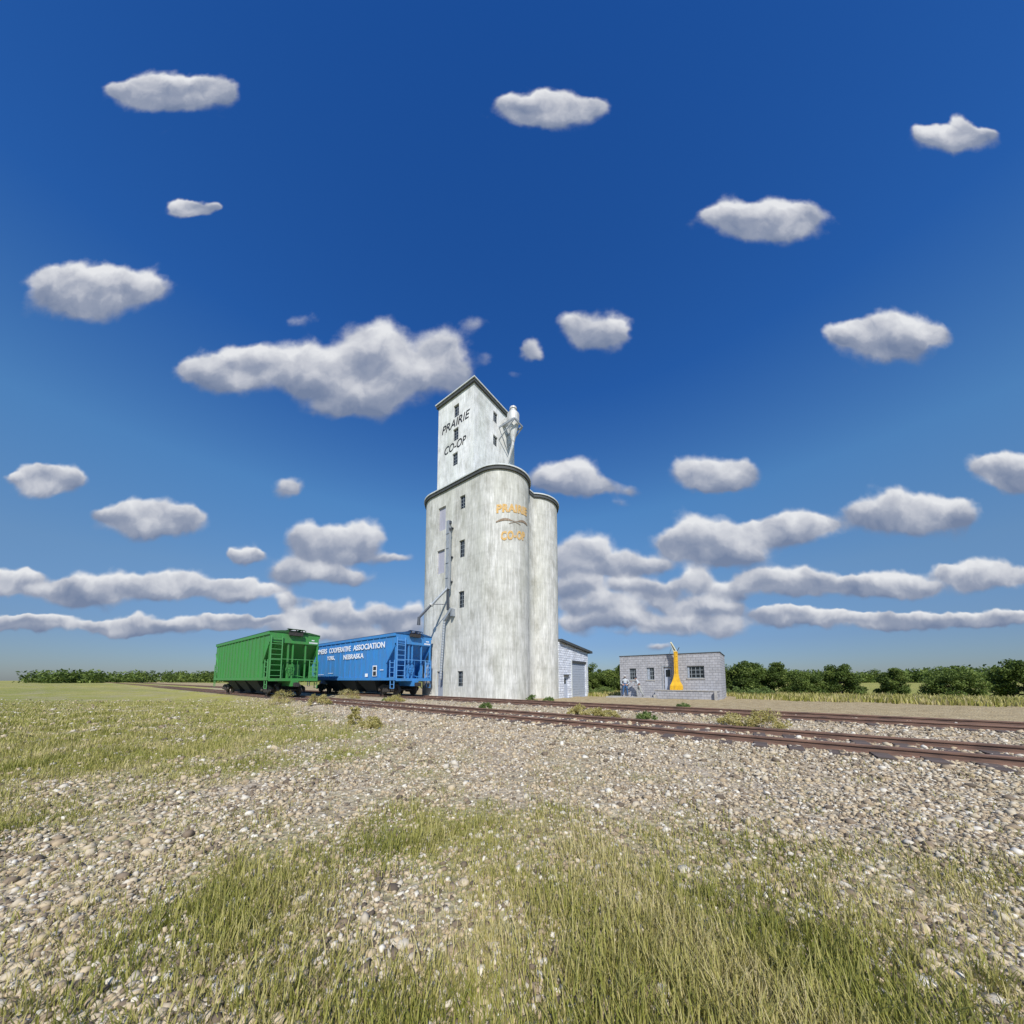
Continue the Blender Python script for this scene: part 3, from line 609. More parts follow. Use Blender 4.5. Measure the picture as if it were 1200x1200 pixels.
# ------------------------------------------------------------------ covered hopper cars
def hopper_car(name, paint, label, cat_loc, blue):
    root = empty(name, cat_loc); tag(root, label, 'hopper car', 'covered hopper cars on the tracks')
    P = paint; HL, HW = 7.45, 1.58
    body = MB()
    for s in (-1, 1):
        y0, y1 = sorted((s * (HW - .05), s * HW))
        prof = [(-HL, 4.6), (HL, 4.6), (HL, 3.7), (HL - 1.12, 2.38), (HL - 1.12, 1.17), (-HL + 1.12, 1.17), (-HL + 1.12, 2.38), (-HL, 3.7)]
        prof = prof[::-1]
        body.loft([[(x, y0, z) for x, z in prof], [(x, y1, z) for x, z in prof]])
    bs = body.build('car_side', P, root)
    rb = MB()
    for s in (-1, 1):
        ya, yb = sorted((s * (HW + .001), s * (HW + .055)))
        n_r = 14
        for i in range(n_r + 1):
            x = -HL + 1.2 + (2 * HL - 2.4) * i / n_r; rb.box(x - .035, x + .035, ya, yb, 1.36, 4.38)
        yc_ = s * (HW + .08); ya, yb = sorted((s * (HW + .001), yc_))
        rb.box(-HL, HL, ya, yb, 4.39, 4.6); rb.box(-HL, HL, ya, yb, 1.15, 1.35)
        for e in (-1, 1):
            rb.bar((e * (HL - .03), s * (HW + .03), 3.7), (e * (HL - 1.12), s * (HW + .03), 2.38), .05, .07, up=(0, 1, 0)); rb.bar((e * (HL - 1.12), s * (HW + .03), 2.4), (e * (HL - 1.12), s * (HW + .03), 1.36), .07, .05)
    rb.build('side_ribs', P, bs)
    # roof with running board and hatches
    rf = MB(); pr_ = [(-HW - .09, 4.6), (-HW - .09, 4.63), (-.9, 4.76), (0, 4.80), (.9, 4.76), (HW + .09, 4.63), (HW + .09, 4.6)]
    rf.loft([[(x, y, z) for y, z in pr_] for x in (-HL - .05, HL + .05)]); roof = rf.build('roof', 'roof_blue' if blue else 'roof_green', root)
    ht = MB()
    for i in range(8):
        x = -6.1 + i * 1.74; ht.box(x - .7, x + .7, -.3, .3, 4.77, 4.84)
    split(ht, 'roof_hatch', P, roof)
    rw = MB()
    for y in (-.42, .42): rw.box(-HL - .3, HL + .3, y - .02 - .2 * (y > 0), y + .02 + .2 * (y < 0), 4.865, 4.885)
    for i in range(12):
        x = -HL - .2 + i * (2 * HL + .4) / 11; rw.box(x - .02, x + .02, -.62, .62, 4.845, 4.864); 
        for y in (-.55, .55): rw.box(x - .02, x + .02, y - .02, y + .02, 4.7, 4.845)
    rw.box(HL + .02, HL + .3, -.62, .5, 4.887, 4.90).build('running_board', 'roof_blue' if blue else 'roof_green', root)
    for e in (-1, 1):
        ebk = MB(); xa, xb = sorted((e * (HL + .06), e * (HL + .26))); ebk.box(xa, xb, -.5, .38, 4.42, 4.66)
        for y in (-.46, -.06, .34): ebk.bar((e * (HL + .22), y, 4.84), (e * (HL + .12), y, 4.6), .05)
        ebk.build('running_board_bracket', 'black', root)
    # ends
    for e in (1, -1):
        X = lambda x: e * x
        def bx(mb, x0, x1, y0, y1, z0, z1): a, b = sorted((e * x0, e * x1)); return mb.box(a, b, y0, y1, z0, z1)
        ep = MB(); bx(ep, HL - .06, HL + .0, -HW + .051, HW - .051, 3.86, 4.598); endp = ep.build('end_panel', P, root)
        sl_ = MB(); t = .05
        sl_.hexa([(X(HL - .08), -HW + .052, 3.90), (X(HL - .08), HW - .052, 3.90), (X(4.95), HW - .052, 1.3), (X(4.95), -HW + .052, 1.3)], [(X(HL - .14), -HW + .052, 3.94), (X(HL - .14), HW - .052, 3.94), (X(4.88), HW - .052, 1.36), (X(4.88), -HW + .052, 1.36)])
        sl_.build('slope_sheet', P, root)
        po = MB()
        for y, w_ in ((-.42, .1), (-.12, .09), (.72, .09)): bx(po, HL - .16, HL - .07, y * 1 - w_ / 2, y + w_ / 2, 1.28, 3.86)
        bx(po, HL - .14, HL - .02, -HW, -HW + .09, 1.28, 3.87); bx(po, HL - .14, HL - .02, HW - .09, HW, 1.28, 3.87)
        split(po, 'end_post', P, root)
        pl = MB(); bx(pl, HL - 2.3, HL + .06, -HW, HW, 1.17, 1.27); bx(pl, HL + .061, HL + .12, -HW, HW, 1.1, 1.3); bx(pl, 4.5, HL + .3, -.22, .22, .72, 1.168)
        pl.build('end_platform', P, root)
        def ladder(mb, p0, p1, z0, z1, nr, r=.022):
            p0 = Vector(p0); p1 = Vector(p1)
            for q in (p0, p1): mb.bar((q.x, q.y, z0), (q.x, q.y, z1), r * 2.6, r * 1.6)
            for i in range(nr):
                z = z0 + (z1 - z0) * (i + .5) / nr; mb.bar((p0.x, p0.y, z), (p1.x, p1.y, z), r * 1.8)
        for s in (-1, 1):
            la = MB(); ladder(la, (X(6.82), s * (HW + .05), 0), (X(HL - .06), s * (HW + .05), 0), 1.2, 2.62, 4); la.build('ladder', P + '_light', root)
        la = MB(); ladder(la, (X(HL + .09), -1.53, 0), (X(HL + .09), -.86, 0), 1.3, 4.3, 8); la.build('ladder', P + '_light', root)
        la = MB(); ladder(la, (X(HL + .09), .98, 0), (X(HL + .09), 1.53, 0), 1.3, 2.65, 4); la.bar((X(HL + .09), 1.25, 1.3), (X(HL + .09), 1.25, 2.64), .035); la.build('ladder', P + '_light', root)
        for y in (-1.25, 1.25):
            stp = MB(); 
            for q in (-.23, .23): stp.bar((X(HL - .28 + 0), y * 1.27, 1.16) if False else (X(HL - .3 + q), math.copysign(HW + .04, y), 1.16), (X(HL - .3 + q), math.copysign(HW + .04, y), .56), .04)
            for z in (.58, .86): stp.bar((X(HL - .53), math.copysign(HW + .04, y), z), (X(HL - .07), math.copysign(HW + .04, y), z), .035)
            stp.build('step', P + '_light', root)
        hr = MB(); hr.bar((X(HL + .1), -HW, 2.68), (X(HL + .1), HW, 2.68), .04); hr.bar((X(HL + .1), .98, 2.68), (X(HL + .1), .98, 1.3), .035)
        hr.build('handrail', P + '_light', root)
        br = MB(); bx(br, HL - 1.3, HL - .8, -.05, .68, 1.28, 2.35); br.build('brake_box', P, root)
        bw_ = MB(); cx, cy, cz = X(HL + .02), -.28, 1.95
        rg = [(cx, cy + .27 * math.cos(2 * math.pi * k / 14), cz + .27 * math.sin(2 * math.pi * k / 14)) for k in range(15)]
        for k in range(14): bw_.bar(rg[k], rg[k + 1], .035, up=(1, 0, 0))
        for k in (0, 3, 7, 10): bw_.bar((cx, cy, cz), rg[k], .03, up=(1, 0, 0))
        bx(bw_, HL - .3, HL - .0, cy - .14, cy + .14, cz - .16, cz + .14); bw_.build('brake_wheel', P, root)
        pp = MB(); pp.tube([(X(HL - .5), .35, 1.3), (X(HL - .45), .35, 2.6), (X(HL - .9), .25, 2.9)], .035, 6).tube([(X(HL - .1), -.7, 1.3), (X(HL - .12), -.65, 2.3)], .03, 6).tube([(X(HL - .2), .1, 1.5), (X(HL - .2), .9, 1.35)], .04, 6)
        split(pp, 'brake_pipe', P, root)
        cp_ = MB(); bx(cp_, HL + .3, HL + .62, -.12, .12, .72, .98); bx(cp_, HL + .62, HL + .82, -.17, .1, .7, 1.0); cp_.tube([(X(HL + .3), .3, .9), (X(HL + .5), .34, .6), (X(HL + .8), .3, .45)], .03, 6)
        cp_.build('coupler', 'black', root)
        # truck
        tr = MB(); cx = X(5.55)
        for s in (-1, 1):
            y = s * 1.02
            tr.loft([[(cx + a, y + b, z) for a, z in ((-1.15, .52), (-1.1, .62), (-.55, .78), (.55, .78), (1.1, .62), (1.15, .52), (.95, .34), (.6, .5), (.45, .22), (-.45, .22), (-.6, .5), (-.95, .34))] for b in (-.07, .07)])
            for a in (-.22, 0, .22): tr.tube([(cx + a, y + s * .09, .28), (cx + a, y + s * .09, .66)], .085, 8)
        tr.box(cx - .2, cx + .2, -1.0, 1.0, .45, .72); tr.box(cx - .3, cx + .3, -.35, .35, .72, .95)
        tk = tr.build('truck', 'black', root)
        for a in (-.88, .88):
            ws = MB()
            for s in (-1, 1):
                y = s * .7525
                def c_(r, yy): return [(cx + a + r * math.cos(2 * math.pi * k / 24), yy, .42 + r * math.sin(2 * math.pi * k / 24)) for k in range(24)]
                ws.loft([c_(.445, y - s * .07), c_(.445, y - s * .05), c_(.42, y - s * .04), c_(.42, y + s * .06), c_(.33, y + s * .06), c_(.32, y + s * .03), c_(.12, y + s * .05), c_(.11, y + s * .1)])
            ws.tube([(cx + a, -.98, .42), (cx + a, .98, .42)], .07, 10)
            for s in (-1, 1): ws.tube([(cx + a, s * 1.08, .42), (cx + a, s * 1.16, .42)], [.13, .1], 10)
            ws.build('wheelset', 'wheel', tk)
    # outlet hoppers
    for x in (-3.0, 0, 3.0):
        h = MB().loft([sq(x, 0, 1.42, 1.45, 1.25), sq(x, 0, .8, .8, .32), sq(x, 0, .8, .8, .2)]); h.box(x - .9, x + .9, -.85, .85, .14, .2); h.build('outlet_hopper', 'underframe', root)
    MB().box(-4.9, 4.9, -.25, .25, .85, 1.17).build('center_sill', 'underframe', root)
    MB().box(-4.95, 4.95, -HW + .06, HW - .06, 1.26, 1.32).build('floor', P, root)
    # markings
    yf = -HW - .004
    def txt(b, x0, x1, z0, z1, off=.02):
        v, f = text_mesh(b, 1, off, 1, 0, 1, .008); xs = [p[0] for p in v]; ys = [p[1] for p in v]; ax, bx2, ay, by2 = min(xs), max(xs), min(ys), max(ys)
        return MB().add([(x0 + (p[0] - ax) / (bx2 - ax) * (x1 - x0), yf - .06 - p[2], z0 + (p[1] - ay) / (by2 - ay) * (z1 - z0)) for p in v], f)
    if blue:
        X0 = 28.15
        for b_, a0, a1, z0, z1 in (('FARMERS', -34.45, -31.55, 3.60, 4.06), ('COOPERATIVE', -31.1, -27.15, 3.60, 4.06), ('ASSOCIATION', -26.75, -22.05, 3.60, 4.06), ('YORK,', -31.45, -29.95, 2.92, 3.34), ('NEBRASKA', -28.35, -25.05, 2.92, 3.34)):
            txt(b_, a0 + X0, a1 + X0, z0, z1).build('lettering', 'white', bs)
        pn = MB().box(4.54, 5.12, yf - .07, yf - .058, 1.46, 2.28).build('placard', 'white', bs)
        split(MB().box(4.62, 5.04, yf - .076, yf - .071, 1.50, 1.84).box(4.62, 5.04, yf - .076, yf - .071, 1.92, 2.2), 'placard_face', 'ink', pn)
        MB().box(3.45, 3.85, yf - .07, yf - .058, 1.42, 1.68).build('data_plate', 'white', bs)
        q = MB(); rr = random.Random(4)
        for z in (1.5, 1.66): 
            x = 2.4 if z > 1.6 else 4.0
            for i in range(6): q.box(-5.0 + i * .2, -5.0 + i * .2 + .13, yf - .066, yf - .058, z - .02, z + .03)
        for x in (-.3, .0, .3): q.box(x - 2.6, x - 2.4, yf - .066, yf - .058, 1.75, 1.8)
        for i in range(3): q.box(5.55 + i * .17, 5.67 + i * .17, yf - .066, yf - .058, 1.9 - .12 * i * 0, 1.96)
        split(q, 'stencil_mark', 'white', bs)
    q = MB()      # reporting marks on the end panel
    for i in range(7): q.box(HL + .002, HL + .01, .92 + i * .085, .98 + i * .085, 3.95, 4.06)
    for i in range(3 if blue else 2): q.box(HL + .002, HL + .01, 1.08 + i * .1, 1.16 + i * .1, 4.16, 4.24)
    split(q, 'end_stencil', 'white', root)
    return root
M['blue'] = worn('blue_car_paint', (.045, .235, .56), .5, .25, (2.5, 2.5, .5), dirt=(.085, .20, .40)); M['green'] = worn('green_car_paint', (.05, .26, .055), .5, .25, (2.5, 2.5, .5), dirt=(.085, .19, .075))
M['blue_light'] = worn('blue_grab_iron_highlight_tint', (.12, .34, .70), .4, .1); M['green_light'] = worn('green_grab_iron_highlight_tint', (.10, .33, .11), .4, .1)  # car colour made paler: edge highlights of ladders and rails put into the colour
M['roof_blue'] = worn('dark_blue_roof', (.02, .10, .26), .6, .3); M['roof_green'] = worn('dark_green_roof', (.025, .11, .03), .6, .3)  # darker tone of the car colour, for roof and running board
M['underframe'] = worn('underframe_shade_tone', (.012, .022, .032), .8, .4)  # near black: the shade beneath the car is put into this colour
hopper_car('hopper_car', 'blue', 'bright blue covered hopper car lettered in white parked beside the grain elevator', (-28.15, TB, .285), True)
hopper_car('hopper_car', 'green', 'green covered hopper car on the nearer track left of the blue one', (-34.55, TA, .285), False)

# ------------------------------------------------------------------ people
def person(loc, rz, J, E_, face, label, hat, hatmat, scale=1.0):
    """J: joint -> (pos, radius); E_: (a, b, material index)"""
    names = list(J); idx = {k: i for i, k in enumerate(names)}
    me = bpy.data.meshes.new('person'); me.from_pydata([J[k][0] for k in names], [(idx[a], idx[b]) for a, b, _ in E_], []); me.update()
    ob = bpy.data.objects.new('tmp', me); C.objects.link(ob)
    ob.modifiers.new('skin', 'SKIN'); ss = ob.modifiers.new('sub', 'SUBSURF'); ss.levels = 2; ss.render_levels = 2
    lay = me.skin_vertices[0].data
    for k in names:
        r = J[k][1]; lay[idx[k]].radius = r if isinstance(r, tuple) else (r, r); lay[idx[k]].use_root = (k == 'pelvis')
    bpy.context.view_layer.update(); dg = bpy.context.evaluated_depsgraph_get()
    nm = bpy.data.meshes.new_from_object(ob.evaluated_get(dg)); bpy.data.objects.remove(ob)
    for mt in face['mats']: nm.materials.append(mt)
    segs = [(Vector(J[a][0]), Vector(J[b][0]), m_, (J[a][1] if not isinstance(J[a][1], tuple) else J[a][1][0])) for a, b, m_ in E_]
    for p in nm.polygons:
        c = p.center; best = 9; bm_ = 0
        for a, b, m_, r in segs:
            ab = b - a; t = max(0, min(1, (c - a).dot(ab) / max(ab.length_squared, 1e-9))); d = (c - a - ab * t).length - r * .6
            if d < best: best, bm_ = d, m_
        p.material_index = bm_; p.use_smooth = True
    o = bpy.data.objects.new('person', nm); C.objects.link(o); o.location = loc; o.rotation_euler = (0, 0, rz); o.scale = (scale,) * 3
    tag(o, label, 'person', 'people standing by the office')
    h = Vector(J['head'][0])
    n_ = 16
    def rg(r, z, dy=0, k=1.15): return [(h.x + r * math.cos(2 * math.pi * i / n_), h.y + dy + r * k * math.sin(2 * math.pi * i / n_), h.z + z) for i in range(n_)]
    MB().loft([rg(.175 if hat == 'brim' else .112, .055), rg(.17 if hat == 'brim' else .113, .07), rg(.112, .075), rg(.108, .13), rg(.06, .175)]).build('hat', hatmat, o, smooth=True)
    if hat == 'cap': MB().box(h.x - .08, h.x + .08, h.y - .24, h.y - .1, h.z + .055, h.z + .07).build('cap_peak', hatmat, o)
    fc = MB(); fc.hexa([(h.x - .016, h.y - .10, h.z - .03), (h.x + .016, h.y - .10, h.z - .03), (h.x + .01, h.y - .09, h.z - .03), (h.x - .01, h.y - .09, h.z - .03)], [(h.x - .008, h.y - .10, h.z + .02), (h.x + .008, h.y - .10, h.z + .02), (h.x + .008, h.y - .09, h.z + .02), (h.x - .008, h.y - .09, h.z + .02)])
    fc.hexa([(h.x - .016, h.y - .125, h.z - .035), (h.x + .016, h.y - .125, h.z - .035), (h.x + .016, h.y - .09, h.z - .035), (h.x - .016, h.y - .09, h.z - .035)], [(h.x - .006, h.y - .105, h.z + .015), (h.x + .006, h.y - .105, h.z + .015), (h.x + .006, h.y - .09, h.z + .015), (h.x - .006, h.y - .09, h.z + .015)])
    fc.build('nose', M['skin'], o)
    ey = MB()
    for s in (-1, 1): ey.box(h.x + s * .034 - .012, h.x + s * .034 + .012, h.y - .104, h.y - .09, h.z + .012, h.z + .024)
    ey.box(h.x - .026, h.x + .026, h.y - .104, h.y - .088, h.z - .064, h.z - .056); ey.build('eyes_and_mouth', M['ink'], o)
    er = MB()
    for s in (-1, 1): er.box(h.x + s * .098 - .012, h.x + s * .098 + .012, h.y - .02, h.y + .02, h.z - .03, h.z + .03)
    er.build('ears', M['skin'], o)
    return o
M['skin'] = principled('skin', (.45, .26, .18), .6); M['jeans'] = worn('blue_denim', (.045, .12, .26), .85, .3, (8, 8, 8)); M['shirt'] = worn('white_cloth', (.48, .52, .56), .85, .12, (8, 8, 8))
M['hat_straw'] = worn('dull_straw_hat', (.44, .43, .42), .9, .2, (8, 8, 8)); M['trouser'] = worn('grey_cloth', (.36, .37, .35), .85, .2, (8, 8, 8)); M['vest'] = worn('brown_cloth', (.19, .11, .09), .85, .3, (8, 8, 8)); M['boot'] = principled('dark_boot', (.03, .025, .02), .7); M['cap_dark'] = principled('dark_cap', (.045, .045, .055), .8)
def fingers(J, E_, hand, wrist, side, dirv):
    d = Vector(dirv).normalized(); a = d.cross(Vector((0, 1, 0))).normalized(); b = a.cross(d); H_ = Vector(J[hand][0])
    for i in range(4):
        base = H_ + a * (.03 - .02 * i) * side; L = (.07, .08, .075, .06)[i]
        J[f'{hand}f{i}'] = (tuple(base + d * L * .6), .009); J[f'{hand}g{i}'] = (tuple(base + d * L * .95 + b * .02), .007)
        E_ += [(hand, f'{hand}f{i}', 0), (f'{hand}f{i}', f'{hand}g{i}', 0)]
    J[hand + 't'] = (tuple(H_ + a * .05 * side + d * .015), .010); J[hand + 'u'] = (tuple(H_ + a * .06 * side + d * .05), .008)
    E_ += [(wrist, hand + 't', 0), (hand + 't', hand + 'u', 0)]
# man with hands on hips
J = dict(pelvis=((0, 0, .95), (.15, .12)), waist=((0, 0, 1.12), (.14, .11)), chest=((0, 0, 1.34), (.175, .12)), neckb=((0, 0, 1.49), (.075, .07)), neck=((0, -.01, 1.55), .055), head=((0, -.02, 1.67), (.09, .105)), crown=((0, -.02, 1.76), .06),
    shl=((-.2, 0, 1.43), .065), ell=((-.36, .05, 1.19), .047), wrl=((-.2, -.06, 1.02), .034), hal=((-.15, -.09, 1.0), (.038, .018)),
    shr=((.2, 0, 1.43), .065), elr=((.36, .05, 1.19), .047), wrr=((.2, -.06, 1.02), .034), har=((.15, -.09, 1.0), (.038, .018)),
    hpl=((-.11, 0, .88), .1), knl=((-.17, -.02, .49), .07), anl=((-.2, .02, .10), .05), tol=((-.22, -.16, .045), (.045, .035)),
    hpr=((.11, 0, .88), .1), knr=((.17, -.02, .49), .07), anr=((.2, .02, .10), .05), tor=((.22, -.16, .045), (.045, .035)))
E1 = [('pelvis', 'waist', 1), ('waist', 'chest', 2), ('chest', 'neckb', 2), ('neckb', 'neck', 0), ('neck', 'head', 0), ('head', 'crown', 0), ('chest', 'shl', 2), ('shl', 'ell', 2), ('ell', 'wrl', 2), ('wrl', 'hal', 0), ('chest', 'shr', 2), ('shr', 'elr', 2), ('elr', 'wrr', 2), ('wrr', 'har', 0),
    ('pelvis', 'hpl', 1), ('hpl', 'knl', 1), ('knl', 'anl', 1), ('anl', 'tol', 3), ('pelvis', 'hpr', 1), ('hpr', 'knr', 1), ('knr', 'anr', 1), ('anr', 'tor', 3)]
fingers(J, E1, 'hal', 'wrl', 1, (.6, -.2, -.5)); fingers(J, E1, 'har', 'wrr', 1, (-.6, -.2, -.5))
person((-9.0, 28.35, .07), R(12), J, E1, {'mats': [M['skin'], M['jeans'], M['shirt'], M['boot']]}, 'person in white shirt and blue trousers with elbows out, by the office corner', 'brim', M['hat_straw'], .98)
# man leaning and reaching towards him
J = dict(pelvis=((0, 0, .88), (.14, .12)), waist=((.0, -.04, 1.03), (.135, .11)), chest=((0, -.13, 1.22), (.165, .12)), neckb=((0, -.2, 1.35), (.075, .07)), neck=((0, -.23, 1.4), .055), head=((0, -.28, 1.5), (.09, .105)), crown=((0, -.29, 1.58), .06),
    shl=((-.19, -.16, 1.3), .062), ell=((-.24, -.36, 1.14), .046), wrl=((-.14, -.56, 1.22), .033), hal=((-.12, -.62, 1.24), (.036, .018)),
    shr=((.19, -.16, 1.3), .062), elr=((.25, -.2, 1.04), .046), wrr=((.12, -.36, .97), .033), har=((.09, -.41, .96), (.036, .018)),
    hpl=((-.1, 0, .82), .095), knl=((-.12, -.18, .46), .068), anl=((-.13, -.12, .10), .048), tol=((-.14, -.3, .045), (.045, .035)),
    hpr=((.1, 0, .82), .095), knr=((.13, .08, .46), .068), anr=((.14, .3, .12), .048), tor=((.15, .16, .045), (.045, .035)))
E2 = [(a, b, {0: 0, 1: 1, 2: 2, 3: 3}[m_]) for a, b, m_ in E1 if 'f' not in b[3:] and 'g' not in b[3:] and not b.startswith('hal') and not b.startswith('har')] + [('wrl', 'hal', 0), ('wrr', 'har', 0)]
E2 = [(a, b, m_) for a, b, m_ in E2 if a in J and b in J]
E2 = [(a, b, 4 if (a, b) in (('waist', 'chest'), ('pelvis', 'waist')) else m_) for a, b, m_ in E2]
fingers(J, E2, 'hal', 'wrl', 1, (.1, -.8, .3)); fingers(J, E2, 'har', 'wrr', 1, (-.5, -.6, 0))
person((-7.72, 28.0, .07), R(-62), J, E2, {'mats': [M['skin'], M['trouser'], M['shirt'], M['boot'], M['vest']]}, 'person in dark cap and brown vest leaning with one arm reaching out', 'cap', 'cap_dark')

# ------------------------------------------------------------------ vegetation
def leaves(cent, cr, nl, size, rs, squash=.8):
    """leaf quads scattered around clump centres; every leaf is its own small folded quad"""
    c = np.repeat(cent, nl, 0); r = np.repeat(cr, nl); N = len(c)
    u = rs.randn(N, 3); u /= np.linalg.norm(u, axis=1)[:, None]; p = c + u * (r * (rs.rand(N) ** .45))[:, None] * np.array([1, 1, squash])
    a = rs.randn(N, 3); a /= np.linalg.norm(a, axis=1)[:, None]; b = np.cross(a, rs.randn(N, 3)); b /= np.linalg.norm(b, axis=1)[:, None]
    s = (size * (.6 + .8 * rs.rand(N)))[:, None]
    V = np.stack([p - a * s, p - b * s * .45, p + a * s, p + b * s * .45], 1).reshape(-1, 3); F_ = np.arange(N * 4).reshape(-1, 4)
    tc = np.repeat(rs.rand(len(cent)), nl); tone = np.clip(.55 * tc + .45 * rs.rand(N), 0, 1)
    return V, F_, np.repeat(tone, 4)
def tree_proto(seed, h, w_, label):
    rs = np.random.RandomState(seed); rr = random.Random(seed)
    root = empty('tree'); tag(root, label, 'tree', 'leafy trees behind the yard')
    t = MB(); top = Vector((rr.uniform(-.15, .15), rr.uniform(-.15, .15), h * .6))
    t.tube([(0, 0, -.1), top * .35, top * .7, top], [.13, .10, .07, .035], 8)
    cents = []
    nb = 15
    for i in range(nb):
        k = .12 + .8 * i / nb; st_ = top * k; an = i * 2.4 + rr.uniform(-.4, .4); L = w_ * (.95 - .45 * abs(k - .35)) * rr.uniform(.55, 1.0)
        e = st_ + Vector((math.cos(an) * L, math.sin(an) * L, h * (.06 + .22 * k) * rr.uniform(.6, 1.6))); m_ = st_.lerp(e, .5) + Vector((0, 0, .08))
        t.tube([st_, m_, e], [.05, .032, .012], 6); cents += [tuple(e), tuple(st_.lerp(e, .62)), tuple(e + Vector((rr.uniform(-.3, .3), rr.uniform(-.3, .3), rr.uniform(.1, .45))))]
    for i in range(9): cents.append((top.x + rr.uniform(-.6, .6) * w_ * .6, top.y + rr.uniform(-.6, .6) * w_ * .6, h * rr.uniform(.62, .93)))
    for i in range(9): a_ = rr.uniform(0, 6.28); cents.append((math.cos(a_) * w_ * .8, math.sin(a_) * w_ * .8, h * rr.uniform(.08, .3)))
    t.build('trunk', 'bark', root, smooth=True)
    cents = np.array(cents); cents[:, 2] = np.minimum(cents[:, 2], h * .95)
    V, F_, tone = leaves(cents, np.full(len(cents), w_ * .27) * (.6 + .8 * rs.rand(len(cents))), 230, .085, rs)
    me = np_mesh('crown', V, F_, 'leaf', {'tone': ('POINT', tone)}); o = bpy.data.objects.new('crown', me); C.objects.link(o); o.parent = root
    return root
protos = [tree_proto(11, 3.1, 1.6, ''), tree_proto(12, 3.5, 1.5, ''), tree_proto(13, 2.7, 1.9, '')]
TREES = [  # x, y, scale, kind, rz, label
    (-17.7, 38.6, 1.08, 1, .3, 'rounded green tree just right of the white garage'),
    (-16.4, 38.0, .86, 2, 1.9, 'low dark bushy tree in the gap between garage and office, second from the garage'),
    (-15.2, 39.6, .92, 0, 4.1, 'middle bushy tree of the gap between garage and office'),
    (-14.0, 38.4, .98, 2, 2.7, 'green tree left of the office corner'),
    (-12.6, 39.2, 1.08, 0, 5.1, 'tall green tree partly behind the left corner of the office'),
    (-2.3, 39.0, 1.0, 2, .9, 'green tree showing just right of the office wall'),
    (-.6, 38.2, 1.08, 0, 2.2, 'broad green tree second to the right of the office'),
    (1.4, 39.4, .9, 1, 3.9, 'leafy tree third to the right of the office'),
    (3.6, 38.5, .8, 2, 5.5, 'leafy tree fourth to the right of the office'),
    (5.9, 39.4, .92, 0, 1.2, 'leafy tree fifth to the right of the office'),
    (9.0, 39.8, .7, 1, 2.9, 'leafy tree sixth to the right of the office'),
    (12.2, 40.5, .82, 2, 4.4, 'leafy tree near the right end of the tree row'),
    (16.0, 41.9, 1.0, 0, .1, 'rightmost leafy tree of the row behind the yard')]
for i, (x, y, s, k, rz, lb) in enumerate(TREES):
    t = copy_tree(protos[k]) if True else None
    t.location = (x, y, float(ground_z(x, y))); t.scale = (s * 1.0, s * 1.0, s); t.rotation_euler = (0, 0, rz); t['label'] = lb
for p_ in protos:
    for ch in list(p_.children): bpy.data.objects.remove(ch)
    bpy.data.objects.remove(p_)
def weed(name, loc, r, h, mat, label, seed, size=.028, n=34, nl=70, group='weed clumps along the tracks', cat='weed clump'):
    rs = np.random.RandomState(seed)
    a = rs.rand(n) * 6.283; q = r * rs.rand(n) ** .5; z = h * (.15 + .75 * rs.rand(n)) * np.sqrt(np.clip(1 - (q / r) ** 2, 0.05, 1))
    cents = np.stack([q * np.cos(a), q * np.sin(a), z], -1)
    V, F_, tone = leaves(cents, np.full(n, r * .26) * (.6 + .7 * rs.rand(n)), nl, size, rs, .9); V[:, 2] = np.maximum(V[:, 2], -.03)
    o = np_obj(name, V, F_, mat, {'tone': ('POINT', tone)}); o.location = loc; o.rotation_euler = (0, 0, 0); tag(o, label, cat, group); return o
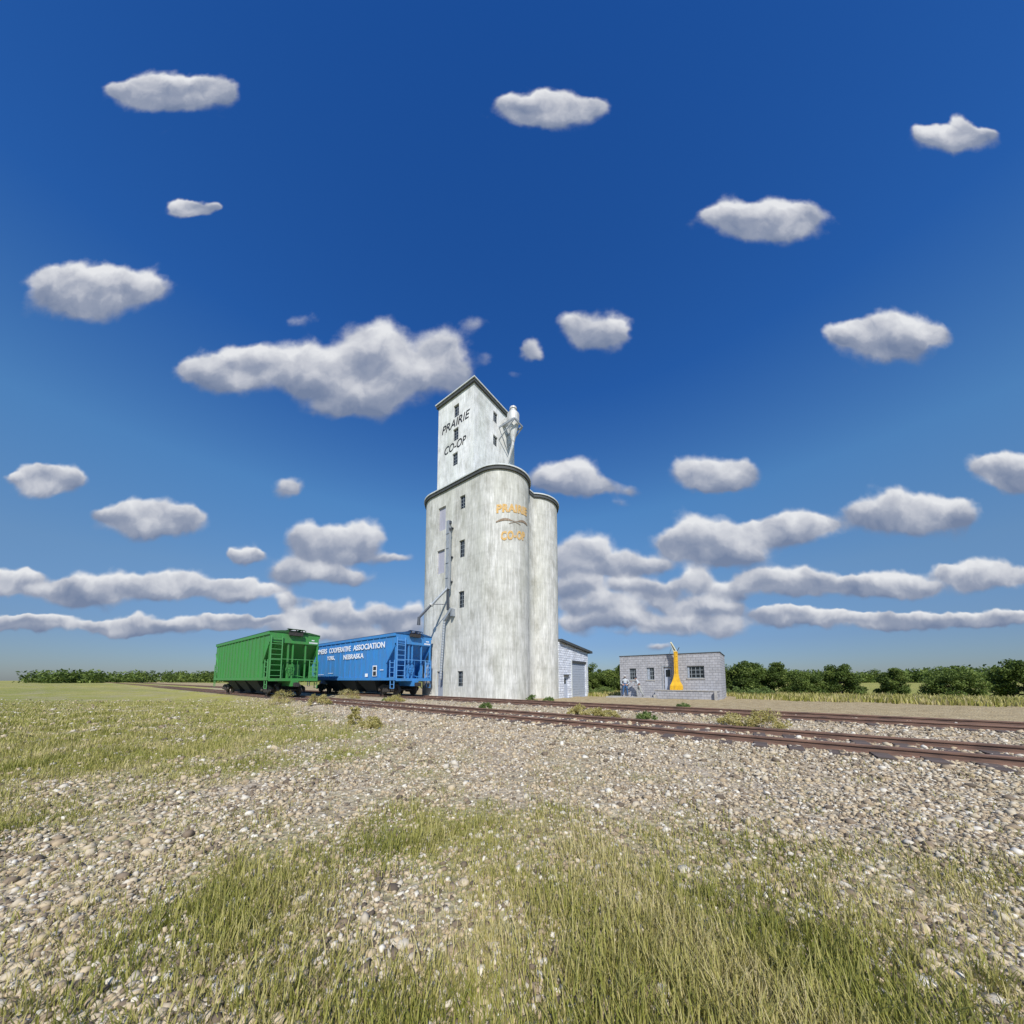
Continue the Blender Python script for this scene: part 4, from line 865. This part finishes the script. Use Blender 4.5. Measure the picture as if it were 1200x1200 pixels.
WE = [('weed_clump', (-22.4, 7.25), .58, .62, 'leaf_weed', 'yellow green weed clump below the end of the green car'),
      ('weed_clump', (-18.6, 7.7), .48, .56, 'leaf_weed', 'second yellow weed clump, right of the one below the green car'),
      ('weed_clump', (-24.9, 12.35), .72, .66, 'leaf_weed', 'largest pale weed mound in front of the middle of the blue car'),
      ('weed_clump', (-19.3, 12.7), .55, .38, 'leaf_weed', 'low flat weed mound in front of the right end of the blue car'),
      ('weed_clump', (-20.3, 12.8), .35, .2, 'leaf_green', 'small grey green weed clump at the right end of the blue car'),
      ('weed_clump', (-10.8, 12.2), .28, .26, 'leaf_green', 'small green weed between the tracks below the round silo'),
      ('weed_clump', (-12.3, 18.6), .34, .42, 'leaf_green', 'green weed tuft at the right foot of the silos'),
      ('weed_clump', (-11.1, 18.9), .34, .24, 'leaf_green', 'low grey green weed just right of the tuft at the silo foot'),
      ('weed_clump', (-5.9, 12.4), .36, .34, 'leaf_weed', 'leftmost of the three joined weed clumps between the tracks'),
      ('weed_clump', (-5.2, 12.6), .38, .30, 'leaf_weed', 'middle of the three joined weed clumps between the tracks'),
      ('weed_clump', (-4.5, 12.3), .36, .26, 'leaf_weed', 'rightmost of the three joined weed clumps between the tracks'),
      ('weed_clump', (-3.3, 12.7), .3, .2, 'leaf_green', 'small weed between the tracks in front of the office dock'),
      ('weed_clump', (-.55, 12.5), .42, .34, 'leaf_weed', 'weed clump between the tracks right of the office corner'),
      ('weed_clump', (.25, 12.2), .45, .46, 'leaf_weed', 'taller pale weed clump at the right between the tracks'),
      ('weed_clump', (-2.9, 18.2), .34, .24, 'leaf_green', 'dark green weed beyond the far track in front of the large office window'),
      ('weed_clump', (-10.8, 5.6), .2, .55, 'leaf_weed', 'tall thin yellow weed standing in the foreground gravel'),
      ('weed_clump', (-9.2, 5.3), .3, .22, 'leaf_weed', 'low yellow weed in the gravel right of the tall thin one'),
      ('shrub', (-15.6, 34.4), .9, .95, 'leaf_green', 'light green shrub at the right foot of the garage'),
      ('shrub', (-13.4, 34.6), 1.1, .75, 'leaf_green', 'spreading light green shrub below the trees, left of the office'),
      ('shrub', (-1.6, 36.2), .9, .8, 'leaf_green', 'light green shrub at the right foot of the office'),
      ('shrub', (.2, 36.0), 1.1, .9, 'leaf_green', 'second light green shrub to the right of the office')]
for i, (nm, (x, y), r, h, mt, lb) in enumerate(WE):
    sh = nm == 'shrub'
    weed(nm, (x, y, float(ground_z(x, y)) + .01), r * (1 if sh else 1.12), h * (1 if sh else 1.35), mt, lb, 40 + i, .06 if sh else .026, 44 if sh else 34, 90 if sh else 80, 'light green shrubs below the trees' if sh else 'weed clumps along the tracks', 'shrub' if sh else 'weed clump')
# far-off wood along the horizon
rs = np.random.RandomState(9)
nf = 1500; an_ = rs.rand(nf) * 3.6 - .4; rd_ = 260 + rs.rand(nf) * 110; xx = rd_ * np.cos(an_); yy = rd_ * np.sin(an_); hh_ = 3 + 4 * np.sin(an_ * 9) ** 2 * np.sin(an_ * 3.3) ** 2 + 3 * rs.rand(nf)
cents = np.concatenate([np.stack([xx, yy, hh_ * k], -1) for k in (.2, .5, .85)])
V, F_, tone = leaves(cents, np.full(len(cents), 3.6), 45, .75, rs, .7)
o = np_obj('distant_wood', V, F_, 'leaf', {'tone': ('POINT', tone)}); tag(o, 'far off line of trees along the horizon', 'wood', kind='stuff')

# ------------------------------------------------------------------ light and sky
SUN_AZ = Vector((.66, -.75)).normalized(); SUN_EL = R(43)
sd = Vector((SUN_AZ.x * math.cos(SUN_EL), SUN_AZ.y * math.cos(SUN_EL), math.sin(SUN_EL)))
sun = bpy.data.lights.new('sun', 'SUN'); sun.energy = 4.7; sun.angle = R(.5); sun.color = (1, .955, .88)
so = bpy.data.objects.new('sun', sun); C.objects.link(so); so.rotation_euler = sd.to_track_quat('Z', 'Y').to_euler()
W = bpy.data.worlds.new('World'); sc.world = W; W.use_nodes = True; n, l = W.node_tree.nodes, W.node_tree.links
bg = n['Background']; bg.inputs['Strength'].default_value = .1
sky = n.new('ShaderNodeTexSky'); sky.sky_type = 'NISHITA'; sky.sun_disc = False; sky.sun_elevation = SUN_EL
sky.sun_rotation = math.atan2(SUN_AZ.x, SUN_AZ.y); sky.air_density = 1.0; sky.dust_density = .4; sky.ozone_density = 3.0
sat = n.new('ShaderNodeHueSaturation'); sat.inputs['Saturation'].default_value = 1.12; sat.inputs['Value'].default_value = 1.0; l.new(sky.outputs[0], sat.inputs['Color'])
# clouds: soft heaps fixed in compass direction and height above the horizon
tc = n.new('ShaderNodeTexCoord')
def vdot(v):
    d = n.new('ShaderNodeVectorMath'); d.operation = 'DOT_PRODUCT'; l.new(tc.outputs['Generated'], d.inputs[0]); d.inputs[1].default_value = v; return d.outputs['Value']
def mth(op, a, b=None, c=None, clamp=False):
    m_ = n.new('ShaderNodeMath'); m_.operation = op; m_.use_clamp = clamp
    for i, v in enumerate((a, b, c)):
        if v is None: continue
        if isinstance(v, (int, float)): m_.inputs[i].default_value = v
        else: l.new(v, m_.inputs[i])
    return m_.outputs[0]
def vm(op, a, b=None, c=None):
    m_ = n.new('ShaderNodeVectorMath'); m_.operation = op
    for i, v in enumerate((a, b, c)):
        if v is None: continue
        if isinstance(v, tuple): m_.inputs[i].default_value = v
        else: l.new(v, m_.inputs[i])
    return m_.outputs['Value'] if op in ('DOT_PRODUCT', 'LENGTH') else m_.outputs['Vector']
fw = vdot((-.6, .8, 0)); rt = vdot((.8, .6, 0)); up = vdot((0, 0, 1))
den = mth('MAXIMUM', mth('ABSOLUTE', fw), .12)
cmb = n.new('ShaderNodeCombineXYZ'); l.new(mth('DIVIDE', rt, den), cmb.inputs[0]); l.new(mth('DIVIDE', up, den), cmb.inputs[1]); uv = cmb.outputs[0]
def wnoise(vec, scale, detail, rough, col=False):
    t = n.new('ShaderNodeTexNoise'); t.inputs['Scale'].default_value = scale; t.inputs['Detail'].default_value = detail; t.inputs['Roughness'].default_value = rough; l.new(vec, t.inputs['Vector'])
    return t.outputs['Color'] if col else t.outputs['Fac']
# (azimuth tangent, height tangent, half width, half height, weight)
CL = [(-0.631, 1.028, 0.137, 0.099, 1.28), (-0.732, 1.050, 0.090, 0.076, 1.02), (-0.462, 1.119, 0.106, 0.094, 1.28), (-0.372, 1.019, 0.119, 0.081, 1.28), (-0.230, 1.087, 0.079, 0.099, 1.28), (-0.498, 0.933, 0.127, 0.058, 1.28), (-0.186, 1.003, 0.047, 0.058, 0.90), (-0.582, 0.896, 0.079, 0.034, 0.64), (-0.727, 1.214, 0.053, 0.030, 0.35), (-0.125, 1.214, 0.058, 0.036, 0.30), (-0.081, 1.081, 0.037, 0.041, 0.30), (0.014, 1.028, 0.037, 0.020, 0.30), (0.215, 1.201, 0.058, 0.050, 1.15), (0.290, 1.163, 0.074, 0.053, 1.15), (0.354, 1.188, 0.053, 0.047, 1.15), (0.254, 1.144, 0.053, 0.029, 0.40), (0.063, 1.112, 0.032, 0.035, 0.90), (0.086, 1.087, 0.026, 0.020, 0.64), (-0.738, 0.622, 0.047, 0.036, 1.02), (0.128, 0.652, 0.063, 0.048, 1.15), (0.173, 0.675, 0.053, 0.048, 1.15), (0.234, 0.669, 0.053, 0.051, 1.28), (0.195, 0.634, 0.090, 0.034, 1.02), (0.278, 0.634, 0.053, 0.028, 0.64), (0.375, 0.614, 0.058, 0.025, 0.58), (0.337, 0.570, 0.042, 0.020, 0.35), (0.614, 0.681, 0.090, 0.048, 1.28), (0.702, 0.663, 0.090, 0.045, 1.28), (0.748, 0.681, 0.053, 0.039, 1.02), (0.667, 0.628, 0.079, 0.022, 0.77), (-0.652, 0.450, 0.058, 0.050, 1.28), (-0.574, 0.433, 0.100, 0.050, 1.41), (-0.526, 0.456, 0.053, 0.039, 1.02), (-0.471, 0.456, 0.047, 0.055, 1.28), (-0.532, 0.399, 0.106, 0.022, 0.77), (-0.376, 0.388, 0.053, 0.019, 0.90), (-0.711, 0.344, 0.063, 0.044, 1.28), (-0.592, 0.349, 0.079, 0.033, 1.15), (-0.510, 0.327, 0.053, 0.025, 1.15), (-0.716, 0.244, 0.037, 0.038, 1.02), (-0.665, 0.195, 0.047, 0.035, 1.15), (-0.607, 0.217, 0.034, 0.030, 1.02), (-0.537, 0.217, 0.045, 0.046, 1.28), (-0.482, 0.184, 0.037, 0.027, 1.02), (-0.430, 0.211, 0.037, 0.032, 1.02), (-0.375, 0.195, 0.045, 0.035, 1.15), (-0.306, 0.217, 0.042, 0.038, 1.15), (-0.337, 0.163, 0.069, 0.027, 1.02), (-0.681, 0.152, 0.090, 0.032, 1.02), (-0.548, 0.146, 0.095, 0.024, 0.77), (-0.427, 0.136, 0.121, 0.027, 0.77), (-0.620, 0.250, 0.106, 0.016, 0.35), (0.185, 0.399, 0.058, 0.049, 1.28), (0.257, 0.416, 0.053, 0.055, 1.28), (0.327, 0.377, 0.063, 0.036, 1.02), (0.402, 0.360, 0.074, 0.027, 1.02), (0.473, 0.360, 0.042, 0.022, 0.77), (0.520, 0.439, 0.069, 0.044, 1.15), (0.592, 0.467, 0.074, 0.061, 1.28), (0.663, 0.456, 0.063, 0.050, 1.28), (0.727, 0.428, 0.074, 0.061, 1.28), (0.643, 0.394, 0.142, 0.036, 1.02), (0.245, 0.360, 0.116, 0.027, 0.90), (0.184, 0.299, 0.053, 0.033, 1.15), (0.244, 0.310, 0.042, 0.027, 1.02), (0.352, 0.305, 0.053, 0.030, 1.15), (0.422, 0.294, 0.058, 0.027, 1.15), (0.503, 0.288, 0.047, 0.022, 1.02), (0.580, 0.316, 0.047, 0.041, 1.28), (0.654, 0.288, 0.042, 0.024, 0.90), (0.714, 0.294, 0.042, 0.035, 1.15), (0.431, 0.261, 0.211, 0.016, 0.30), (0.194, 0.239, 0.053, 0.030, 1.02), (0.277, 0.250, 0.040, 0.038, 1.28), (0.366, 0.233, 0.053, 0.027, 0.90), (0.458, 0.244, 0.047, 0.027, 0.77), (0.538, 0.228, 0.047, 0.022, 1.02), (0.614, 0.239, 0.058, 0.027, 1.15), (0.694, 0.228, 0.047, 0.024, 0.90), (0.429, 0.200, 0.264, 0.022, 0.40), (0.187, 0.179, 0.063, 0.027, 1.02), (0.268, 0.184, 0.047, 0.024, 1.02), (0.370, 0.190, 0.058, 0.032, 1.02), (0.455, 0.173, 0.058, 0.024, 0.90), (0.568, 0.179, 0.069, 0.030, 1.02), (0.669, 0.168, 0.074, 0.032, 1.02), (0.427, 0.144, 0.264, 0.016, 0.35), (0.458, 0.098, 0.040, 0.016, 0.77), (0.358, 0.071, 0.037, 0.011, 0.30), (-0.944, 1.002, 0.119, 0.054, 1.15), (-1.071, 1.038, 0.055, 0.035, 1.28), (-1.014, 1.051, 0.060, 0.047, 1.28), (-0.949, 1.074, 0.035, 0.046, 1.28), (-0.891, 1.075, 0.060, 0.040, 1.28), (-0.849, 1.068, 0.066, 0.048, 1.28), (-1.447, 1.288, 0.168, 0.066, 1.15), (-1.598, 1.347, 0.051, 0.045, 1.28), (-1.557, 1.375, 0.092, 0.052, 1.28), (-1.508, 1.352, 0.055, 0.074, 1.28), (-1.425, 1.363, 0.065, 0.059, 1.28), (-1.376, 1.380, 0.088, 0.048, 1.28), (-1.271, 1.350, 0.093, 0.052, 1.28), (-1.126, 1.639, 0.071, 0.027, 1.15), (-1.179, 1.664, 0.032, 0.025, 1.28), (-1.138, 1.672, 0.037, 0.020, 1.28), (-1.058, 1.658, 0.029, 0.018, 1.28), (0.896, 1.570, 0.158, 0.050, 1.15), (0.743, 1.619, 0.088, 0.034, 1.28), (0.796, 1.637, 0.077, 0.055, 1.28), (0.900, 1.631, 0.070, 0.053, 1.28), (0.960, 1.625, 0.070, 0.048, 1.28), (1.035, 1.630, 0.061, 0.049, 1.28), (1.271, 1.131, 0.148, 0.058, 1.15), (1.129, 1.178, 0.056, 0.031, 1.28), (1.184, 1.183, 0.074, 0.045, 1.28), (1.287, 1.194, 0.079, 0.068, 1.28), (1.341, 1.180, 0.082, 0.054, 1.28), (1.435, 1.176, 0.058, 0.032, 1.28), (0.124, 2.033, 0.148, 0.045, 1.15), (-0.004, 2.090, 0.046, 0.042, 1.28), (0.065, 2.088, 0.077, 0.030, 1.28), (0.111, 2.095, 0.060, 0.033, 1.28), (0.174, 2.093, 0.079, 0.053, 1.28), (0.286, 2.073, 0.054, 0.039, 1.28), (-1.242, 2.102, 0.178, 0.053, 1.15), (-1.423, 2.145, 0.054, 0.032, 1.28), (-1.313, 2.156, 0.094, 0.050, 1.28), (-1.252, 2.165, 0.093, 0.043, 1.28), (-1.156, 2.172, 0.089, 0.033, 1.28), (-1.053, 2.134, 0.053, 0.038, 1.28), (1.594, 1.926, 0.119, 0.045, 1.15), (1.494, 1.962, 0.053, 0.030, 1.28), (1.557, 1.967, 0.064, 0.031, 1.28), (1.620, 1.992, 0.036, 0.040, 1.28), (1.693, 1.963, 0.056, 0.028, 1.28), (-1.154, 0.494, 0.148, 0.040, 1.15), (-1.288, 0.533, 0.063, 0.024, 1.28), (-1.241, 0.542, 0.058, 0.038, 1.28), (-1.157, 0.549, 0.072, 0.044, 1.28), (-1.078, 0.529, 0.044, 0.033, 1.28), (-1.046, 0.526, 0.050, 0.035, 1.28), (-1.527, 0.625, 0.099, 0.037, 1.15), (-1.622, 0.653, 0.037, 0.019, 1.28), (-1.564, 0.670, 0.053, 0.029, 1.28), (-1.504, 0.666, 0.054, 0.025, 1.28), (-1.444, 0.658, 0.048, 0.035, 1.28), (-0.845, 0.390, 0.051, 0.021, 1.15), (-0.887, 0.407, 0.022, 0.017, 1.28), (-0.853, 0.409, 0.028, 0.017, 1.28), (-0.811, 0.405, 0.017, 0.013, 1.28), (-0.877, 0.271, 0.103, 0.025, 1.15), (-0.982, 0.284, 0.051, 0.015, 1.28), (-0.920, 0.305, 0.048, 0.022, 1.28), (-0.879, 0.301, 0.041, 0.019, 1.28), (-0.849, 0.299, 0.037, 0.025, 1.28), (-0.777, 0.287, 0.043, 0.014, 1.28), (-1.107, 0.278, 0.119, 0.033, 1.15), (-1.218, 0.306, 0.055, 0.030, 1.28), (-1.178, 0.312, 0.050, 0.031, 1.28), (-1.095, 0.310, 0.055, 0.034, 1.28), (-1.051, 0.306, 0.057, 0.031, 1.28), (-1.015, 0.301, 0.047, 0.027, 1.28), (-1.362, 0.262, 0.119, 0.033, 1.15), (-1.455, 0.284, 0.066, 0.018, 1.28), (-1.425, 0.299, 0.047, 0.022, 1.28), (-1.365, 0.306, 0.044, 0.038, 1.28), (-1.304, 0.296, 0.038, 0.036, 1.28), (-1.253, 0.293, 0.045, 0.024, 1.28), (-1.621, 0.289, 0.119, 0.033, 1.15), (-1.723, 0.323, 0.065, 0.022, 1.28), (-1.687, 0.317, 0.040, 0.031, 1.28), (-1.638, 0.324, 0.044, 0.028, 1.28), (-1.557, 0.323, 0.049, 0.030, 1.28), (-1.531, 0.325, 0.047, 0.022, 1.28), (-0.896, 0.170, 0.139, 0.019, 1.15), (-1.031, 0.179, 0.042, 0.015, 1.28), (-0.938, 0.189, 0.041, 0.017, 1.28), (-0.919, 0.190, 0.067, 0.015, 1.28), (-0.860, 0.190, 0.044, 0.015, 1.28), (-0.779, 0.182, 0.054, 0.011, 1.28), (-1.203, 0.159, 0.139, 0.019, 1.15), (-1.311, 0.173, 0.060, 0.011, 1.28), (-1.279, 0.180, 0.061, 0.014, 1.28), (-1.191, 0.177, 0.075, 0.021, 1.28), (-1.167, 0.179, 0.044, 0.021, 1.28), (-1.073, 0.171, 0.048, 0.010, 1.28), (-1.525, 0.165, 0.139, 0.019, 1.15), (-1.633, 0.181, 0.064, 0.015, 1.28), (-1.574, 0.187, 0.051, 0.016, 1.28), (-1.536, 0.184, 0.074, 0.013, 1.28), (-1.487, 0.185, 0.066, 0.014, 1.28), (-1.418, 0.186, 0.042, 0.015, 1.28), (0.891, 0.460, 0.119, 0.039, 1.15), (0.795, 0.492, 0.040, 0.023, 1.28), (0.858, 0.503, 0.048, 0.039, 1.28), (0.903, 0.504, 0.037, 0.043, 1.28), (0.936, 0.513, 0.046, 0.036, 1.28), (1.004, 0.500, 0.057, 0.028, 1.28), (1.293, 0.509, 0.148, 0.046, 1.15), (1.147, 0.534, 0.075, 0.037, 1.28), (1.242, 0.566, 0.074, 0.050, 1.28), (1.299, 0.550, 0.082, 0.039, 1.28), (1.385, 0.544, 0.075, 0.027, 1.28), (1.422, 0.547, 0.068, 0.040, 1.28), (1.628, 0.650, 0.099, 0.040, 1.15), (1.549, 0.694, 0.054, 0.031, 1.28), (1.602, 0.702, 0.055, 0.037, 1.28), (1.642, 0.690, 0.052, 0.034, 1.28), (1.664, 0.697, 0.034, 0.037, 1.28), (1.732, 0.684, 0.032, 0.019, 1.28), (0.892, 0.291, 0.127, 0.030, 1.15), (0.780, 0.314, 0.038, 0.023, 1.28), (0.827, 0.328, 0.068, 0.026, 1.28), (0.911, 0.324, 0.041, 0.023, 1.28), (0.946, 0.320, 0.063, 0.030, 1.28), (1.011, 0.319, 0.052, 0.019, 1.28), (1.188, 0.280, 0.127, 0.030, 1.15), (1.080, 0.309, 0.055, 0.021, 1.28), (1.116, 0.305, 0.057, 0.030, 1.28), (1.201, 0.309, 0.071, 0.025, 1.28), (1.243, 0.320, 0.060, 0.028, 1.28), (1.304, 0.296, 0.044, 0.018, 1.28), (1.489, 0.310, 0.127, 0.036, 1.15), (1.391, 0.337, 0.053, 0.020, 1.28), (1.432, 0.341, 0.054, 0.030, 1.28), (1.489, 0.348, 0.057, 0.037, 1.28), (1.564, 0.342, 0.050, 0.026, 1.28), (1.614, 0.332, 0.068, 0.020, 1.28), (0.898, 0.191, 0.139, 0.021, 1.15), (0.795, 0.206, 0.043, 0.014, 1.28), (0.846, 0.217, 0.071, 0.016, 1.28), (0.908, 0.216, 0.049, 0.016, 1.28), (0.959, 0.210, 0.049, 0.020, 1.28), (1.012, 0.208, 0.054, 0.013, 1.28), (1.205, 0.175, 0.139, 0.019, 1.15), (1.070, 0.194, 0.066, 0.012, 1.28), (1.129, 0.191, 0.065, 0.012, 1.28), (1.217, 0.196, 0.057, 0.017, 1.28), (1.288, 0.196, 0.064, 0.017, 1.28), (1.321, 0.194, 0.069, 0.016, 1.28), (1.527, 0.181, 0.139, 0.019, 1.15), (1.407, 0.197, 0.049, 0.016, 1.28), (1.447, 0.198, 0.057, 0.013, 1.28), (1.533, 0.201, 0.044, 0.017, 1.28), (1.574, 0.198, 0.053, 0.015, 1.28), (1.637, 0.203, 0.048, 0.012, 1.28)]
SKY0, SKY1, SKY2, SKY3, SKY3b, SKY4 = [(*[.5 * q for q in c], 1) for c in ((.46, .54, .72), (.52, .62, .82), (.74, .93, 1.06), (.72, 1.22, 1.5), (.27, .82, 1.54), (.16, .66, 1.45))]
acc = None
tint = n.new('ShaderNodeMix'); tint.data_type = 'RGBA'; tint.blend_type = 'MULTIPLY'; tint.inputs[0].default_value = 1
l.new(sky.outputs[0], tint.inputs[6])
hr_ = n.new('ShaderNodeValToRGB'); l.new(up, hr_.inputs[0]); e = hr_.color_ramp.elements     # air colour by height above the horizon
e[0].position = 0; e[0].color = SKY0; e[1].position = 1; e[1].color = SKY4
for p_, c_ in ((.10, SKY1), (.25, SKY2), (.45, SKY3), (.68, SKY3b)):
    x = e.new(p_); x.color = c_
tsc = n.new('ShaderNodeVectorMath'); tsc.operation = 'SCALE'; tsc.inputs['Scale'].default_value = 2.0; l.new(hr_.outputs[0], tsc.inputs[0]); l.new(tsc.outputs[0], tint.inputs[7])
n.remove(sat)
def cloud_zone(u0, u1, v0, v1):
    """one background with the clouds that reach into this part of the sky"""
    wp = wnoise(uv, 9, 3, .55, True)
    uvw = vm('MULTIPLY_ADD', vm('SUBTRACT', wp, (.5, .5, .5)), (.085, .065, 0), uv)
    acc = None
    for (cu, cv, a, b_, w_) in CL:
        if cu + 2.1 * a < u0 or cu - 2.1 * a > u1 or cv + 2.1 * b_ < v0 or cv - 2.1 * b_ > v1: continue
        q = vm('MULTIPLY_ADD', uvw, (1 / a, 1 / b_, 0), (-cu / a, -cv / b_, 1.0))
        e = mth('MULTIPLY', mth('POWER', .30, vm('DOT_PRODUCT', q, q)), w_ / .30)
        sc_n = n.new('ShaderNodeVectorMath'); sc_n.operation = 'SCALE'; l.new(q, sc_n.inputs[0]); l.new(e, sc_n.inputs['Scale'])
        acc = vm('ADD', sc_n.outputs[0], acc) if acc is not None else sc_n.outputs[0]
    sp_ = n.new('ShaderNodeSeparateXYZ'); l.new(acc, sp_.inputs[0])
    D = sp_.outputs[2]; hrel = mth('DIVIDE', sp_.outputs[1], mth('MAXIMUM', D, .02))
    f1 = wnoise(uv, 10, 6, .55)
    g1 = wnoise(uvw, 6.5, 4, .5); g1b = wnoise(vm('ADD', uvw, (.02, .045, 0)), 6.5, 4, .5)
    dens = mth('ADD', D, mth('MULTIPLY', mth('SUBTRACT', f1, .5), .74))
    mr = n.new('ShaderNodeMapRange'); mr.interpolation_type = 'SMOOTHSTEP'; l.new(dens, mr.inputs[0]); mr.inputs[1].default_value = .15; mr.inputs[2].default_value = .70; mr.inputs[3].default_value = 0; mr.inputs[4].default_value = 1
    alpha = mth('MULTIPLY', mr.outputs[0], .96)
    lit = mth('ADD', mth('MULTIPLY_ADD', hrel, .52, .50), mth('MULTIPLY', mth('SUBTRACT', g1, g1b), 1.5), clamp=True)
    crp = n.new('ShaderNodeValToRGB'); l.new(lit, crp.inputs[0]); e = crp.color_ramp.elements
    e[0].position = .0; e[0].color = (.18, .23, .35, 1); e[1].position = 1; e[1].color = (.82, .83, .85, 1)
    x = e.new(.35); x.color = (.31, .35, .45, 1); x = e.new(.65); x.color = (.56, .58, .64, 1)
    cst = n.new('ShaderNodeVectorMath'); cst.operation = 'SCALE'; cst.inputs['Scale'].default_value = 10.0; l.new(crp.outputs[0], cst.inputs[0])
    mx = n.new('ShaderNodeMix'); mx.data_type = 'RGBA'; l.new(alpha, mx.inputs[0]); l.new(tint.outputs[2], mx.inputs[6]); l.new(cst.outputs[0], mx.inputs[7])
    g_ = n.new('ShaderNodeBackground'); g_.inputs['Strength'].default_value = .1; l.new(mx.outputs[2], g_.inputs['Color'])
    return g_.outputs[0]
l.new(tint.outputs[2], bg.inputs['Color'])
def choose(fac, a, b):
    m_ = n.new('ShaderNodeMixShader'); l.new(fac, m_.inputs[0]); l.new(a, m_.inputs[1]); l.new(b, m_.inputs[2]); return m_.outputs[0]
sx_ = n.new('ShaderNodeSeparateXYZ'); l.new(uv, sx_.inputs[0]); U_, V_ = sx_.outputs[0], sx_.outputs[1]
VS, US = .62, (-.66, -.02, .62)
def row(v0, v1):
    c = cloud_zone(-9, US[0], v0, v1)
    for k, u_ in enumerate(US):
        c = choose(mth('GREATER_THAN', U_, u_), c, cloud_zone(u_, US[k + 1] if k + 1 < len(US) else 9, v0, v1))
    return c
clouds = choose(mth('GREATER_THAN', V_, VS), row(0, VS), row(VS, 9))
inside = mth('MULTIPLY', mth('GREATER_THAN', fw, .12), mth('MULTIPLY', mth('GREATER_THAN', V_, .0), mth('LESS_THAN', V_, 2.4)))
l.new(choose(inside, bg.outputs[0], clouds), n['World Output'].inputs['Surface'])
W.cycles.sampling_method = 'MANUAL'; W.cycles.sample_map_resolution = 512

sc.view_settings.view_transform = 'Standard'; sc.view_settings.look = 'None'; sc.view_settings.exposure = 0; sc.view_settings.gamma = 1
sc.render.engine = 'CYCLES'; sc.cycles.use_denoising = True; sc.cycles.max_bounces = 5; sc.cycles.diffuse_bounces = 3
sc.render.film_transparent = False
